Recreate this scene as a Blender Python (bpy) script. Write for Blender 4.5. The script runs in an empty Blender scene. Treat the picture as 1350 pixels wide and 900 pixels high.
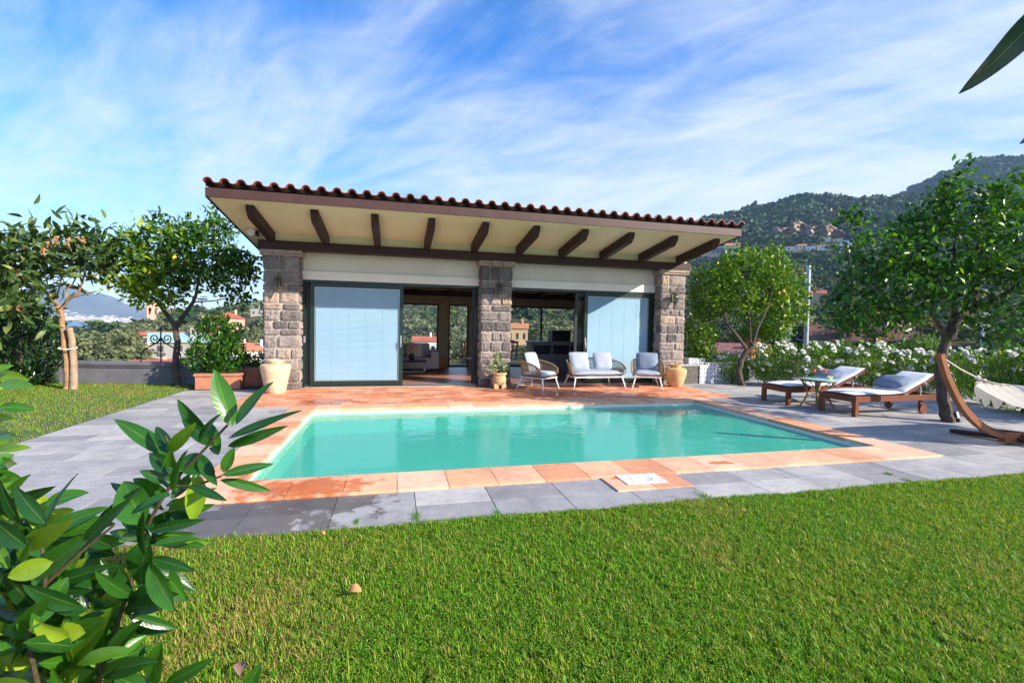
import bpy, math, random
import numpy as np
from mathutils import Vector, Matrix
random.seed(7); RNG = np.random.default_rng(7)
C = bpy.context.scene.collection
# ---------------------------------------------------------------- camera model (eye 1.4 m above the paving)
F, YAW, PITCH, ROLL, H = 619.2069, .2421, -.0315, -.0179, 1.4
fw = np.array([math.sin(YAW)*math.cos(PITCH), math.cos(YAW)*math.cos(PITCH), math.sin(PITCH)])
_r = np.array([math.cos(YAW), -math.sin(YAW), 0.]); _u = np.cross(_r, fw)
CR = _r*math.cos(ROLL)-_u*math.sin(ROLL); CU = _u*math.cos(ROLL)+_r*math.sin(ROLL)
EYE = np.array([0, 0, H])
def ray(px, py): return fw+CR*(px-675)/F+CU*(450-py)/F
def onz(px, py, z=0): d = ray(px, py); return EYE+d*((z-H)/d[2])
def aty(px, py, Y): d = ray(px, py); return EYE+d*(Y/d[1])
def atd(px, py, D): return EYE+ray(px, py)*D               # D = depth along the view axis
def atr(px, py, r): d = ray(px, py); return EYE+d*(r/math.hypot(d[0], d[1]))
def project(P):
    d = np.asarray(P)-EYE; z = d@fw
    return 675+F*(d@CR)/z, 450-F*(d@CU)/z
# ---------------------------------------------------------------- tags
def tag(o, label=None, cat=None, group=None, kind=None):
    if label: o['label'] = label
    if cat: o['category'] = cat
    if group: o['group'] = group
    if kind: o['kind'] = kind
    return o
def empty(name, loc=(0, 0, 0), rz=0, label=None, cat=None, group=None):
    o = bpy.data.objects.new(name, None); C.objects.link(o)
    o.location = loc; o.rotation_euler = (0, 0, rz); o.empty_display_size = .1
    return tag(o, label, cat, group)
def copy_tree(o, parent=None):
    c = o.copy(); C.objects.link(c); c.parent = parent
    for ch in list(o.children): copy_tree(ch, c)
    return c
# ---------------------------------------------------------------- mesh building
def npmesh(name, V, F_, mat, parent=None, attr=None, smooth=False, kind=None):
    V = np.asarray(V, dtype=np.float32); F_ = np.asarray(F_, dtype=np.int32)
    me = bpy.data.meshes.new(name)
    n, k = F_.shape
    me.vertices.add(len(V)); me.vertices.foreach_set('co', V.ravel())
    me.loops.add(n*k); me.loops.foreach_set('vertex_index', F_.ravel())
    me.polygons.add(n); me.polygons.foreach_set('loop_start', np.arange(0, n*k, k, dtype=np.int32))
    me.polygons.foreach_set('loop_total', np.full(n, k, dtype=np.int32))
    if smooth: me.polygons.foreach_set('use_smooth', np.ones(n, dtype=bool))
    me.update(calc_edges=True)
    if attr is not None:
        a = me.attributes.new('shade', 'FLOAT', 'POINT'); a.data.foreach_set('value', np.asarray(attr, dtype=np.float32))
    me.materials.append(mat)
    o = bpy.data.objects.new(name, me); C.objects.link(o)
    if parent is not None: o.parent = parent
    if kind: o['kind'] = kind
    return o
class MB:
    def __init__(s): s.v = []; s.f = []; s.a = []
    def add(s, vs, fs, a=None):
        b = len(s.v); s.v += [tuple(map(float, v)) for v in vs]; s.f += [tuple(i+b for i in f) for f in fs]
        if a is None: a = random.random()
        s.a += [a]*len(vs); return s
    def box(s, x0, x1, y0, y1, z0, z1, a=None, M=None, bev=0):
        if bev > 0:
            b = bev; P = []
            for z, i in ((z0, b), (z0+b, 0), (z1-b, 0), (z1, b)):
                P += [(x0+i, y0+i, z), (x1-i, y0+i, z), (x1-i, y1-i, z), (x0+i, y1-i, z)]
            fs = [(3, 2, 1, 0), (12, 13, 14, 15)]
            for k in range(3):
                for j in range(4): fs.append((4*k+j, 4*k+(j+1) % 4, 4*k+4+(j+1) % 4, 4*k+4+j))
        else:
            P = [(x0, y0, z0), (x1, y0, z0), (x1, y1, z0), (x0, y1, z0), (x0, y0, z1), (x1, y0, z1), (x1, y1, z1), (x0, y1, z1)]
            fs = [(3, 2, 1, 0), (4, 5, 6, 7), (0, 1, 5, 4), (1, 2, 6, 5), (2, 3, 7, 6), (3, 0, 4, 7)]
        if M is not None: P = [M @ Vector(p) for p in P]
        return s.add(P, fs, a)
    def bar(s, p, q, w, h, up=(0, 0, 1), a=None, bev=0):
        p = Vector(p); q = Vector(q); d = q-p; L = d.length; d.normalize()
        x = d.cross(Vector(up)); x.normalize(); z = x.cross(d)
        M = Matrix((x, d, z)).transposed().to_4x4(); M.translation = p
        return s.box(-w/2, w/2, 0, L, -h/2, h/2, a, M, bev)
    def tube(s, pts, rad, n=8, a=None, cap=True, closed=False):
        pts = [Vector(p) for p in pts]
        if not hasattr(rad, '__len__'): rad = [rad]*len(pts)
        N = len(pts); ref = None; V = []
        for i, p in enumerate(pts):
            if closed: t = pts[(i+1) % N]-pts[i-1]
            else: t = pts[min(i+1, N-1)]-pts[max(i-1, 0)]
            if t.length < 1e-9: t = Vector((0, 0, 1))
            t.normalize()
            if ref is None:
                ref = Vector((0, 0, 1)) if abs(t.z) < .9 else Vector((1, 0, 0))
            x = t.cross(ref)
            if x.length < 1e-6: x = t.orthogonal()
            x.normalize(); y = t.cross(x); ref = y.cross(t) if False else -y if False else ref
            # parallel transport
            ref = x.cross(t); ref.normalize()
            for k in range(n):
                an = 2*math.pi*k/n
                V.append(p+(x*math.cos(an)+ref*math.sin(an))*rad[i])
        fs = []
        M_ = N if closed else N-1
        for i in range(M_):
            j = (i+1) % N
            for k in range(n): fs.append((i*n+k, i*n+(k+1) % n, j*n+(k+1) % n, j*n+k))
        if cap and not closed:
            fs.append(tuple(range(n-1, -1, -1))); fs.append(tuple((N-1)*n+k for k in range(n)))
        return s.add(V, fs, a)
    def lathe(s, prof, n=24, loc=(0, 0, 0), a=None, sx=1, sy=1):
        V = []
        for r, z in prof:
            for k in range(n):
                an = 2*math.pi*k/n; V.append((loc[0]+r*sx*math.cos(an), loc[1]+r*sy*math.sin(an), loc[2]+z))
        fs = []
        for i in range(len(prof)-1):
            for k in range(n): fs.append((i*n+k, i*n+(k+1) % n, (i+1)*n+(k+1) % n, (i+1)*n+k))
        fs.append(tuple(range(n-1, -1, -1))); fs.append(tuple((len(prof)-1)*n+k for k in range(n)))
        return s.add(V, fs, a)
    def build(s, name, mat, parent=None, smooth=False, kind=None, loc=None):
        me = bpy.data.meshes.new(name); me.from_pydata(s.v, [], s.f)
        a = me.attributes.new('shade', 'FLOAT', 'POINT'); a.data.foreach_set('value', s.a)
        me.materials.append(mat)
        if smooth:
            me.polygons.foreach_set('use_smooth', [True]*len(me.polygons))
            if smooth == 'auto':
                try: me.set_sharp_from_angle(angle=math.radians(38))
                except Exception: pass
        me.update()
        o = bpy.data.objects.new(name, me); C.objects.link(o)
        if parent is not None: o.parent = parent
        if loc is not None: o.location = loc
        if kind: o['kind'] = kind
        return o
# ---------------------------------------------------------------- materials
class NT:
    def __init__(s, name):
        s.m = bpy.data.materials.new(name); s.m.use_nodes = True; s.t = s.m.node_tree; s.n = s.t.nodes; s.l = s.t.links
        s.n.clear(); s.out = s.n.new('ShaderNodeOutputMaterial')
    def N(s, ty, **kw):
        n = s.n.new(ty)
        for k, v in kw.items(): setattr(n, k, v)
        return n
    def L(s, a, b): s.l.new(a, b)
    def coord(s): return s.N('ShaderNodeTexCoord').outputs['Object']
    def noise(s, sc, det=4, vec=None, rough=.55, dist=0):
        n = s.N('ShaderNodeTexNoise'); n.inputs['Scale'].default_value = sc; n.inputs['Detail'].default_value = det
        n.inputs['Roughness'].default_value = rough; n.inputs['Distortion'].default_value = dist
        s.L(vec if vec is not None else s.coord(), n.inputs['Vector']); return n.outputs['Fac']
    def ramp(s, fac, stops, interp='LINEAR'):
        r = s.N('ShaderNodeValToRGB'); cr = r.color_ramp; cr.interpolation = interp
        while len(cr.elements) < len(stops): cr.elements.new(.5)
        for e, (p, c) in zip(cr.elements, stops):
            e.position = p; e.color = (*c, 1) if len(c) == 3 else c
        s.L(fac, r.inputs[0]); return r.outputs[0]
    def mix(s, fac, a, b, mode='MIX'):
        m = s.N('ShaderNodeMix', data_type='RGBA', blend_type=mode)
        for sock, v in ((m.inputs[0], fac), (m.inputs[6], a), (m.inputs[7], b)):
            if isinstance(v, (int, float)): sock.default_value = v
            elif isinstance(v, tuple): sock.default_value = (*v, 1) if len(v) == 3 else v
            else: s.L(v, sock)
        return m.outputs[2]
    def math(s, op, a, b=None, clamp=False):
        m = s.N('ShaderNodeMath', operation=op); m.use_clamp = clamp
        for sock, v in ((m.inputs[0], a), (m.inputs[1], b)):
            if v is None: continue
            if isinstance(v, (int, float)): sock.default_value = v
            else: s.L(v, sock)
        return m.outputs[0]
    def attr(s, name='shade'):
        a = s.N('ShaderNodeAttribute'); a.attribute_name = name; return a.outputs['Fac']
    def bump(s, h, strength=.3, dist=.01, normal=None):
        b = s.N('ShaderNodeBump'); b.inputs['Strength'].default_value = strength; b.inputs['Distance'].default_value = dist
        s.L(h, b.inputs['Height'])
        if normal is not None: s.L(normal, b.inputs['Normal'])
        return b.outputs[0]
    def pr(s, col, rough=.6, normal=None, metal=0, spec=.5, coat=0):
        p = s.N('ShaderNodeBsdfPrincipled')
        if isinstance(col, tuple): p.inputs['Base Color'].default_value = (*col, 1)
        else: s.L(col, p.inputs['Base Color'])
        if isinstance(rough, (int, float)): p.inputs['Roughness'].default_value = rough
        else: s.L(rough, p.inputs['Roughness'])
        p.inputs['Metallic'].default_value = metal; p.inputs['Specular IOR Level'].default_value = spec
        p.inputs['Coat Weight'].default_value = coat
        if normal is not None: s.L(normal, p.inputs['Normal'])
        return p
    def done(s, sh, sock='Surface'): s.L(sh.outputs[0] if hasattr(sh, 'outputs') else sh, s.out.inputs[sock]); return s.m
def sc3(c, k): return tuple(min(1, x*k) for x in c)
def mat(name, col, rough=.6, var=.25, vs=6, bump=.2, bs=40, metal=0, spec=.5, dist=.004, attr=.0):
    t = NT(name); n = t.noise(vs, 5)
    c = t.ramp(n, [(.3, sc3(col, 1-var)), (.7, sc3(col, 1+var))])
    if attr: c = t.mix(1.0, c, t.ramp(t.attr(), [(0, (1-attr,)*3), (1, (1, 1, 1))]), 'MULTIPLY')
    nm = t.bump(t.noise(bs, 5), bump, dist) if bump else None
    return t.done(t.pr(c, rough, nm, metal, spec))
def leafmat(name, stops, rough=.42, trans=.3, spec=.45, tmul=(1.25, 1.35, .55)):
    t = NT(name); c = t.ramp(t.attr(), stops)
    p = t.pr(c, rough, None, 0, spec)
    tr = t.N('ShaderNodeBsdfTranslucent'); t.L(t.mix(1.0, c, tuple(tmul), 'MULTIPLY'), tr.inputs[0])
    m = t.N('ShaderNodeMixShader'); m.inputs[0].default_value = trans
    t.L(p.outputs[0], m.inputs[1]); t.L(tr.outputs[0], m.inputs[2]); return t.done(m)
def wood(name, col, rough=.5, scale=(1, 1, 1), spec=.4):
    t = NT(name); mp = t.N('ShaderNodeMapping'); mp.inputs['Scale'].default_value = scale; t.L(t.coord(), mp.inputs[0])
    n = t.noise(14, 6, mp.outputs[0], .6, 1.2)
    c = t.ramp(n, [(.25, sc3(col, .55)), (.55, col), (.8, sc3(col, 1.35))])
    c = t.mix(.6, c, t.ramp(t.noise(2.2, 3), [(.3, sc3(col, .7)), (.7, sc3(col, 1.2))]))
    return t.done(t.pr(c, rough, t.bump(n, .25, .003), 0, spec))
def glass_mat(name, tint=(.9, .96, .97), refl=1.0, rough=.0):
    t = NT(name); tr = t.N('ShaderNodeBsdfTransparent'); tr.inputs[0].default_value = (*tint, 1)
    g = t.N('ShaderNodeBsdfGlossy'); g.inputs['Roughness'].default_value = rough
    f = t.N('ShaderNodeFresnel'); f.inputs[0].default_value = 1.5
    bf = t.math('SUBTRACT', 1.0, t.N('ShaderNodeNewGeometry').outputs['Backfacing'])
    m = t.N('ShaderNodeMixShader'); t.L(t.math('MULTIPLY', t.math('MULTIPLY', f.outputs[0], refl, True), bf), m.inputs[0])
    t.L(tr.outputs[0], m.inputs[1]); t.L(g.outputs[0], m.inputs[2]); return t.done(m)

def slab_mat(name, stops, wet=None, speck=.5, rough=.75):
    """paving: per-slab shade + large stains + fine speckle"""
    t = NT(name); c = t.ramp(t.attr(), stops)
    big = t.noise(1.7, 6, None, .65, .4)
    c = t.mix(.85, c, t.ramp(big, [(.3, (.72, .72, .74)), (.5, (1, 1, 1)), (.72, (1.22, 1.2, 1.14))]), 'MULTIPLY')
    c = t.mix(.8, c, t.ramp(t.noise(9, 7, None, .75), [(.3, (.74, .75, .78)), (.5, (1, 1, 1)), (.66, (1.2, 1.16, 1.06))]), 'MULTIPLY')
    fine = t.noise(110, 4, None, .8)
    c = t.mix(speck, c, t.ramp(fine, [(.3, (.7, .7, .7)), (.7, (1.25, 1.25, 1.25))]), 'MULTIPLY')
    r = rough
    if wet:
        geo = t.N('ShaderNodeNewGeometry').outputs['Position']
        mask = None
        for (x, y, rx, ry) in wet:
            mp = t.N('ShaderNodeMapping', vector_type='POINT'); mp.inputs['Location'].default_value = (-x/rx, -y/ry, 0); mp.inputs['Scale'].default_value = (1/rx, 1/ry, 0)
            t.L(geo, mp.inputs[0])
            ln = t.N('ShaderNodeVectorMath', operation='LENGTH'); t.L(mp.outputs[0], ln.inputs[0])
            d = t.math('ADD', ln.outputs['Value'], t.math('MULTIPLY', t.math('SUBTRACT', t.noise(5.5, 5, None, .65), .5), 3.2))
            mm = t.math('SUBTRACT', 1.0, t.math('MULTIPLY', t.math('SUBTRACT', d, .8), 3.2, True), True)
            mask = mm if mask is None else t.math('MAXIMUM', mask, mm)
        c = t.mix(mask, c, t.mix(1.0, c, wetcol[name], 'MULTIPLY'))
        r = t.math('SUBTRACT', rough, t.math('MULTIPLY', mask, rough-.22))
    nm = t.bump(fine, .25, .002)
    return t.done(t.pr(c, r, nm, 0, .45))
wetcol = {'terracotta_coping': (.88, .48, .28), 'slate_paving': (.42, .40, .40), 'terracotta_terrace': (.9, .7, .6)}
WET = [(-1.0, 3.62, .62, .5), (-.55, 3.95, .55, .35)]
M = {}
M['paving'] = slab_mat('slate_paving', [(0, (.245, .24, .25)), (.35, (.31, .305, .315)), (.7, (.36, .355, .36)), (1, (.43, .42, .41))], WET)
M['coping'] = slab_mat('terracotta_coping', [(0, (.60, .27, .15)), (.3, (.70, .36, .21)), (.65, (.74, .41, .26)), (1, (.76, .47, .33))], [(-.75, 4.2, .5, .24), (-1.2, 4.6, .15, .2), (3.3, 4.2, .15, .06), (2.15, 3.95, .2, .06)], .25)
M['terrace'] = slab_mat('terracotta_terrace', [(0, (.46, .15, .07)), (.3, (.60, .23, .12)), (.65, (.68, .30, .17)), (1, (.72, .40, .27))], [(-1.2, 8.9, .5, .25), (3.0, 9.2, .9, .2), (5.0, 9.0, .7, .2)], .3)
M['joint'] = mat('joint_mortar', (.075, .068, .06), .95)
M['soil'] = mat('soil', (.055, .060, .018), .95, .5, 3, .6, 60)
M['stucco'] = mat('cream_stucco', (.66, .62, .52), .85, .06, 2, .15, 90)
M['offwhite'] = mat('painted_shutter_box', (.74, .71, .63), .6, .04, 2, .05)
M['darkwood'] = wood('dark_brown_timber', (.036, .013, .009), .6, (1, 3, 3))
M['soffit'] = None
t = NT('cream_tongue_and_groove'); w = t.N('ShaderNodeTexWave', wave_type='BANDS', bands_direction='Y'); w.inputs['Scale'].default_value = 3.1; t.L(t.coord(), w.inputs[0])
g = t.ramp(w.outputs['Fac'], [(0, (0, 0, 0)), (.06, (1, 1, 1)), (1, (1, 1, 1))])
c = t.mix(1.0, t.ramp(t.noise(1.2, 3), [(.3, (.80, .71, .42)), (.7, (.86, .78, .50))]), t.ramp(w.outputs['Fac'], [(0, (.72, .68, .6)), (.05, (1, 1, 1))]), 'MULTIPLY')
M['soffit'] = t.done(t.pr(c, .6, t.bump(g, .5, .004)))
M['fascia'] = mat('copper_brown_fascia', (.060, .027, .022), .5, .15, 3, .08, 30, 0, .4)
M['tile'] = mat('glazed_roof_tile', (.30, .085, .05), .32, .35, 5, .15, 30, 0, .6, attr=.35)
M['green'] = mat('dark_green_aluminium', (.006, .024, .020), .35, .1, 3, .0)
M['black'] = mat('black_gasket', (.012, .014, .016), .5, .1, 3, 0)
M['alu'] = mat('brushed_aluminium', (.55, .56, .57), .35, .06, 20, 0, metal=.8)
M['slat'] = mat('blind_slat', (.48, .57, .66), .55, .03, 2, 0)
M['glass'] = glass_mat('window_glass', (.86, .93, .96), 1.0)
M['clearglass'] = glass_mat('clear_glass', (.95, .97, .97), 1.0)
# stone
t = NT('volcanic_tuff'); n1 = t.noise(7, 7, None, .7); n2 = t.noise(45, 5, None, .7)
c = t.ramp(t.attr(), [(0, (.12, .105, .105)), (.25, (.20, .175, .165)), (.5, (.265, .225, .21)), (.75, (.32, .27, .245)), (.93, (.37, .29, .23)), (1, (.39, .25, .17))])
c = t.mix(.9, c, t.ramp(n1, [(.25, (.45, .42, .40)), (.5, (1, 1, 1)), (.75, (1.35, 1.3, 1.25))]), 'MULTIPLY')
c = t.mix(.6, c, t.ramp(n2, [(.3, (.6, .6, .6)), (.7, (1.3, 1.3, 1.3))]), 'MULTIPLY')
hh = t.math('ADD', n1, t.math('MULTIPLY', n2, .5))
M['stone'] = t.done(t.pr(c, .95, t.bump(hh, .9, .02), 0, .2))
M['mortar'] = mat('lime_mortar', (.46, .41, .36), .95, .2, 12, .6, 60)
M['capstone'] = mat('capital_stone', (.33, .26, .20), .9, .3, 8, .5, 50)
# terracotta pots
M['jar'] = mat('aged_clay_jar', (.56, .36, .18), .85, .28, 7, .4, 50)
M['palejar'] = mat('pale_clay_jar', (.66, .47, .30), .85, .2, 7, .4, 50)
M['trough'] = mat('terracotta_planter', (.42, .16, .09), .75, .22, 5, .2, 50)
M['metalwhite'] = mat('white_painted_metal', (.80, .78, .74), .4, .03, 5, 0)
M['rattan'] = mat('rattan_strand', (.36, .24, .13), .6, .4, 30, .4, 200, attr=.45)
M['cush'] = mat('light_grey_cushion', (.33, .37, .46), .9, .08, 5, .35, 400, spec=.2, dist=.002)
M['cushlight'] = mat('pale_grey_pillow', (.33, .37, .45), .9, .06, 5, .35, 400, spec=.2, dist=.002)
M['cushblue'] = mat('slate_blue_cushion', (.20, .25, .35), .9, .12, 5, .35, 400, spec=.2, dist=.002)
M['mattress'] = mat('white_mattress', (.78, .80, .84), .9, .04, 4, .3, 300, spec=.2, dist=.002)
M['redwood'] = wood('oiled_reddish_hardwood', (.15, .045, .020), .45, (1, 3, 3))
M['larch'] = wood('honey_brown_larch', (.22, .080, .028), .45, (3, 3, 1))
M['darkiron'] = mat('wrought_iron', (.010, .010, .014), .4, .2, 20, .1, metal=.3)
M['rope'] = mat('cream_cotton_rope', (.66, .60, .50), .95, .15, 40, .5, 300)
t = NT('natural_hammock_canvas'); c = t.ramp(t.noise(14, 5), [(.3, (.74, .71, .65)), (.7, (.84, .81, .76))]); p_ = t.pr(c, .9, t.bump(t.noise(220, 3), .4, .003), 0, .2)
tl = t.N('ShaderNodeBsdfTranslucent'); t.L(c, tl.inputs[0]); mm_ = t.N('ShaderNodeMixShader'); mm_.inputs[0].default_value = .4; t.L(p_.outputs[0], mm_.inputs[1]); t.L(tl.outputs[0], mm_.inputs[2]); M['canvas'] = t.done(mm_)
M['bark'] = mat('citrus_bark', (.075, .056, .044), .9, .45, 9, .8, 35, dist=.012)
M['barkpale'] = mat('tan_bark', (.30, .175, .09), .9, .35, 9, .7, 35, dist=.01)
M['stake'] = mat('weathered_stake', (.32, .23, .16), .9, .35, 9, .7, 35, dist=.01)
M['parapet'] = mat('grey_stone_parapet', (.13, .13, .15), .85, .2, 3, .3, 50)
M['pole'] = mat('galvanised_steel', (.38, .43, .47), .4, .12, 8, 0, metal=.4)
M['steel'] = mat('steel_cover', (.82, .80, .76), .45, .08, 12, .1, metal=.0)
M['liquid'] = mat('orange_red_spritz', (.75, .10, .03), .15, .1, 8, 0)
M['lemon'] = mat('ripe_lemon', (.85, .52, .03), .45, .1, 40, .3, 120)
M['petal'] = leafmat('white_rose_petals', [(0, (.72, .74, .66)), (1, (.86, .86, .82))], .6, .25, .2, (1, 1, .95))
LEAF = {
 'citrus': leafmat('citrus_leaves', [(0, (.012, .04, .006)), (.45, (.04, .12, .010)), (.8, (.15, .28, .015)), (1, (.40, .46, .02))], .4, .3, .3),
 'citrusbright': leafmat('sunlit_citrus_leaves', [(0, (.045, .11, .01)), (.45, (.10, .21, .014)), (.8, (.19, .31, .016)), (1, (.52, .50, .02))], .4, .34, .3),
 'citrusdark': leafmat('dark_citrus_leaves', [(0, (.010, .038, .008)), (.45, (.032, .105, .010)), (.8, (.085, .23, .012)), (1, (.28, .44, .02))], .3, .3, .35),
 'loquat': leafmat('loquat_leaves', [(0, (.025, .06, .015)), (.5, (.06, .12, .025)), (.85, (.15, .20, .05)), (1, (.26, .24, .08))], .5, .2, .4),
 'bush': leafmat('laurel_leaves', [(0, (.008, .03, .008)), (.6, (.02, .065, .014)), (1, (.07, .14, .03))], .3, .2, .6),
 'rose': leafmat('rose_leaves', [(0, (.035, .10, .012)), (.5, (.12, .25, .018)), (1, (.34, .46, .03))], .4, .3, .45),
 'olive': leafmat('olive_canopy', [(0, (.035, .05, .022)), (.5, (.10, .125, .05)), (1, (.24, .25, .12))], .6, .15, .3),
 'wood': leafmat('evergreen_canopy', [(0, (.006, .026, .012)), (.45, (.022, .062, .020)), (.75, (.07, .115, .030)), (1, (.15, .17, .055))], .7, .12, .25),
 'yellow': leafmat('yellowing_leaves', [(0, (.16, .14, .02)), (1, (.34, .25, .03))], .6, .2, .3),
 'brightbush': leafmat('bright_bush_leaves', [(0, (.05, .12, .015)), (1, (.17, .30, .03))], .5, .25, .4),
}
def grass_mat():
    t = NT('grass_blades')
    c = t.ramp(t.attr(), [(0, (.42, .27, .12)), (.14, (.38, .32, .09)), (.28, (.30, .38, .028)), (.5, (.15, .33, .010)), (.78, (.045, .19, .007)), (1, (.22, .48, .02))])
    p = t.pr(c, .5, None, 0, .3); tr = t.N('ShaderNodeBsdfTranslucent'); t.L(t.mix(1.0, c, (1.4, 1.3, .5), 'MULTIPLY'), tr.inputs[0])
    m = t.N('ShaderNodeMixShader'); m.inputs[0].default_value = .35; t.L(p.outputs[0], m.inputs[1]); t.L(tr.outputs[0], m.inputs[2]); return t.done(m)
M['grass'] = grass_mat()
# laurel foreground leaf: midrib + colour variation
def laurel():
    t = NT('cherry_laurel_leaf'); c = t.ramp(t.attr(), [(0, (.010, .05, .012)), (.35, (.022, .10, .014)), (.7, (.06, .20, .015)), (.9, (.20, .33, .02)), (1, (.33, .42, .03))])
    uv = t.N('ShaderNodeUVMap').outputs[0]; sp = t.N('ShaderNodeSeparateXYZ'); t.L(uv, sp.inputs[0])
    rib = t.math('ABSOLUTE', t.math('SUBTRACT', sp.outputs[0], .5))
    ribm = t.math('SUBTRACT', 1.0, t.math('MULTIPLY', rib, 40, True), True)
    c = t.mix(t.math('MULTIPLY', ribm, .6), c, (.25, .38, .07))
    # side veins
    v = t.math('SINE', t.math('ADD', t.math('MULTIPLY', sp.outputs[1], 62), t.math('MULTIPLY', rib, -22)))
    c = t.mix(.28, c, t.ramp(t.math('MULTIPLY_ADD', v, .5), [(0, (.8, .85, .8)), (1, (1.1, 1.12, 1.05))]), 'MULTIPLY')
    c = t.mix(.35, c, t.ramp(t.noise(60, 3), [(.3, (.7, .75, .7)), (.7, (1.2, 1.2, 1.1))]), 'MULTIPLY')
    nm = t.bump(v, .06, .001)
    p = t.pr(c, .3, nm, 0, .5); tr = t.N('ShaderNodeBsdfTranslucent'); t.L(t.mix(1.0, c, (1.6, 1.5, .4), 'MULTIPLY'), tr.inputs[0])
    m = t.N('ShaderNodeMixShader'); m.inputs[0].default_value = .3; t.L(p.outputs[0], m.inputs[1]); t.L(tr.outputs[0], m.inputs[2]); return t.done(m)
M['laurel'] = laurel()

# ---------------------------------------------------------------- world, sun, camera
SUN = Vector((1.2, -1.0, .79)).normalized()
EL = math.asin(SUN.z); AZ = math.atan2(SUN.x, SUN.y)
w = bpy.data.worlds.new('World'); bpy.context.scene.world = w; w.use_nodes = True
nt = w.node_tree; nt.nodes.clear()
def wn(ty, **k):
    n = nt.nodes.new(ty)
    for a, b in k.items(): setattr(n, a, b)
    return n
sky = wn('ShaderNodeTexSky', sky_type='NISHITA'); sky.sun_disc = False; sky.sun_elevation = EL; sky.sun_rotation = AZ
sky.air_density = 1.0; sky.dust_density = .6; sky.ozone_density = 2.5; sky.altitude = 100
tc = wn('ShaderNodeTexCoord'); sp = wn('ShaderNodeSeparateXYZ'); nt.links.new(tc.outputs['Generated'], sp.inputs[0])
def wm(op, a, b=None, clamp=False):
    m = wn('ShaderNodeMath', operation=op); m.use_clamp = clamp
    for s_, v in ((m.inputs[0], a), (m.inputs[1], b)):
        if v is None: continue
        if isinstance(v, (int, float)): s_.default_value = v
        else: nt.links.new(v, s_)
    return m.outputs[0]
zz = wm('ADD', wm('MAXIMUM', sp.outputs[2], 0.0), .16)
cb = wn('ShaderNodeCombineXYZ'); nt.links.new(wm('DIVIDE', sp.outputs[0], zz), cb.inputs[0]); nt.links.new(wm('DIVIDE', sp.outputs[1], zz), cb.inputs[1])
def wnoise(sc, det, rot, stretch, dist, loc=0):
    mp = wn('ShaderNodeMapping'); mp.inputs['Rotation'].default_value = (0, 0, rot); mp.inputs['Scale'].default_value = (stretch, 1, 1); mp.inputs['Location'].default_value = (loc, loc*.7, 0)
    mp2 = wn('ShaderNodeMapping'); mp2.inputs['Rotation'].default_value = (0, 0, rot); nt.links.new(cb.outputs[0], mp2.inputs[0])
    mp.inputs['Rotation'].default_value = (0, 0, 0); nt.links.new(mp2.outputs[0], mp.inputs[0])
    n = wn('ShaderNodeTexNoise'); n.inputs['Scale'].default_value = sc; n.inputs['Detail'].default_value = det; n.inputs['Roughness'].default_value = .6; n.inputs['Distortion'].default_value = dist
    nt.links.new(mp.outputs[0], n.inputs[0]); return n.outputs[0]
big = wnoise(.6, 6, .5, .6, 1.2, 3.1); fine = wnoise(1.7, 12, 1.0, .38, 1.6, 1.7); fin2 = wnoise(4.2, 12, .75, .5, 1.4, 8.3)
cl = wm('ADD', wm('MULTIPLY', big, .62), wm('ADD', wm('MULTIPLY', fine, .62), wm('MULTIPLY', fin2, .38)))
# thin cirrus gets denser towards the horizon, where it is seen edge-on
hz = wm('SUBTRACT', 1.0, wm('MULTIPLY', sp.outputs[2], 1.9), True)
cl = wm('ADD', cl, wm('MULTIPLY', hz, .22))
# the cirrus thickens to the east (right-hand) side
cl = wm('ADD', cl, wm('MULTIPLY', sp.outputs[0], .13))
mr = wn('ShaderNodeMapRange', interpolation_type='SMOOTHSTEP'); mr.inputs[1].default_value = .62; mr.inputs[2].default_value = 1.22; nt.links.new(cl, mr.inputs[0])
hs = wn('ShaderNodeHueSaturation'); hs.inputs['Hue'].default_value = .512; hs.inputs['Saturation'].default_value = 1.42; hs.inputs['Value'].default_value = 1.25; nt.links.new(sky.outputs[0], hs.inputs['Color'])
mx = wn('ShaderNodeMix', data_type='RGBA'); nt.links.new(wm('MULTIPLY', mr.outputs[0], .88), mx.inputs[0]); nt.links.new(hs.outputs[0], mx.inputs[6]); mx.inputs[7].default_value = (4.1, 4.35, 4.6, 1)
bg = wn('ShaderNodeBackground'); bg.inputs['Strength'].default_value = .115; nt.links.new(mx.outputs[2], bg.inputs[0])
wo = wn('ShaderNodeOutputWorld'); nt.links.new(bg.outputs[0], wo.inputs[0])
ld = bpy.data.lights.new('sun', 'SUN'); ld.energy = 5.0; ld.angle = math.radians(.5); ld.color = (1, .90, .76)
lo = bpy.data.objects.new('sun', ld); C.objects.link(lo); lo.rotation_euler = SUN.to_track_quat('Z', 'Y').to_euler(); lo.location = (12, -10, 9)
cd = bpy.data.cameras.new('camera'); cam = bpy.data.objects.new('camera', cd); C.objects.link(cam)
Mc = Matrix((Vector(CR), Vector(CU), Vector(-fw))).transposed().to_4x4(); Mc.translation = Vector(EYE); cam.matrix_world = Mc
cd.sensor_width = 36; cd.lens = F/1350*36; cd.clip_start = .05; cd.clip_end = 40000
sc = bpy.context.scene; sc.camera = cam
sc.view_settings.view_transform = 'Standard'; sc.view_settings.look = 'None'; sc.view_settings.exposure = 1.13; sc.view_settings.gamma = 1
sc.cycles.max_bounces = 7; sc.cycles.diffuse_bounces = 3; sc.cycles.glossy_bounces = 3; sc.cycles.transparent_max_bounces = 14; sc.cycles.transmission_bounces = 4
sc.cycles.volume_bounces = 0; sc.cycles.use_denoising = True; sc.cycles.sample_clamp_indirect = 6
try: sc.cycles.use_adaptive_sampling = True; sc.cycles.adaptive_threshold = .02
except Exception: pass

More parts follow.
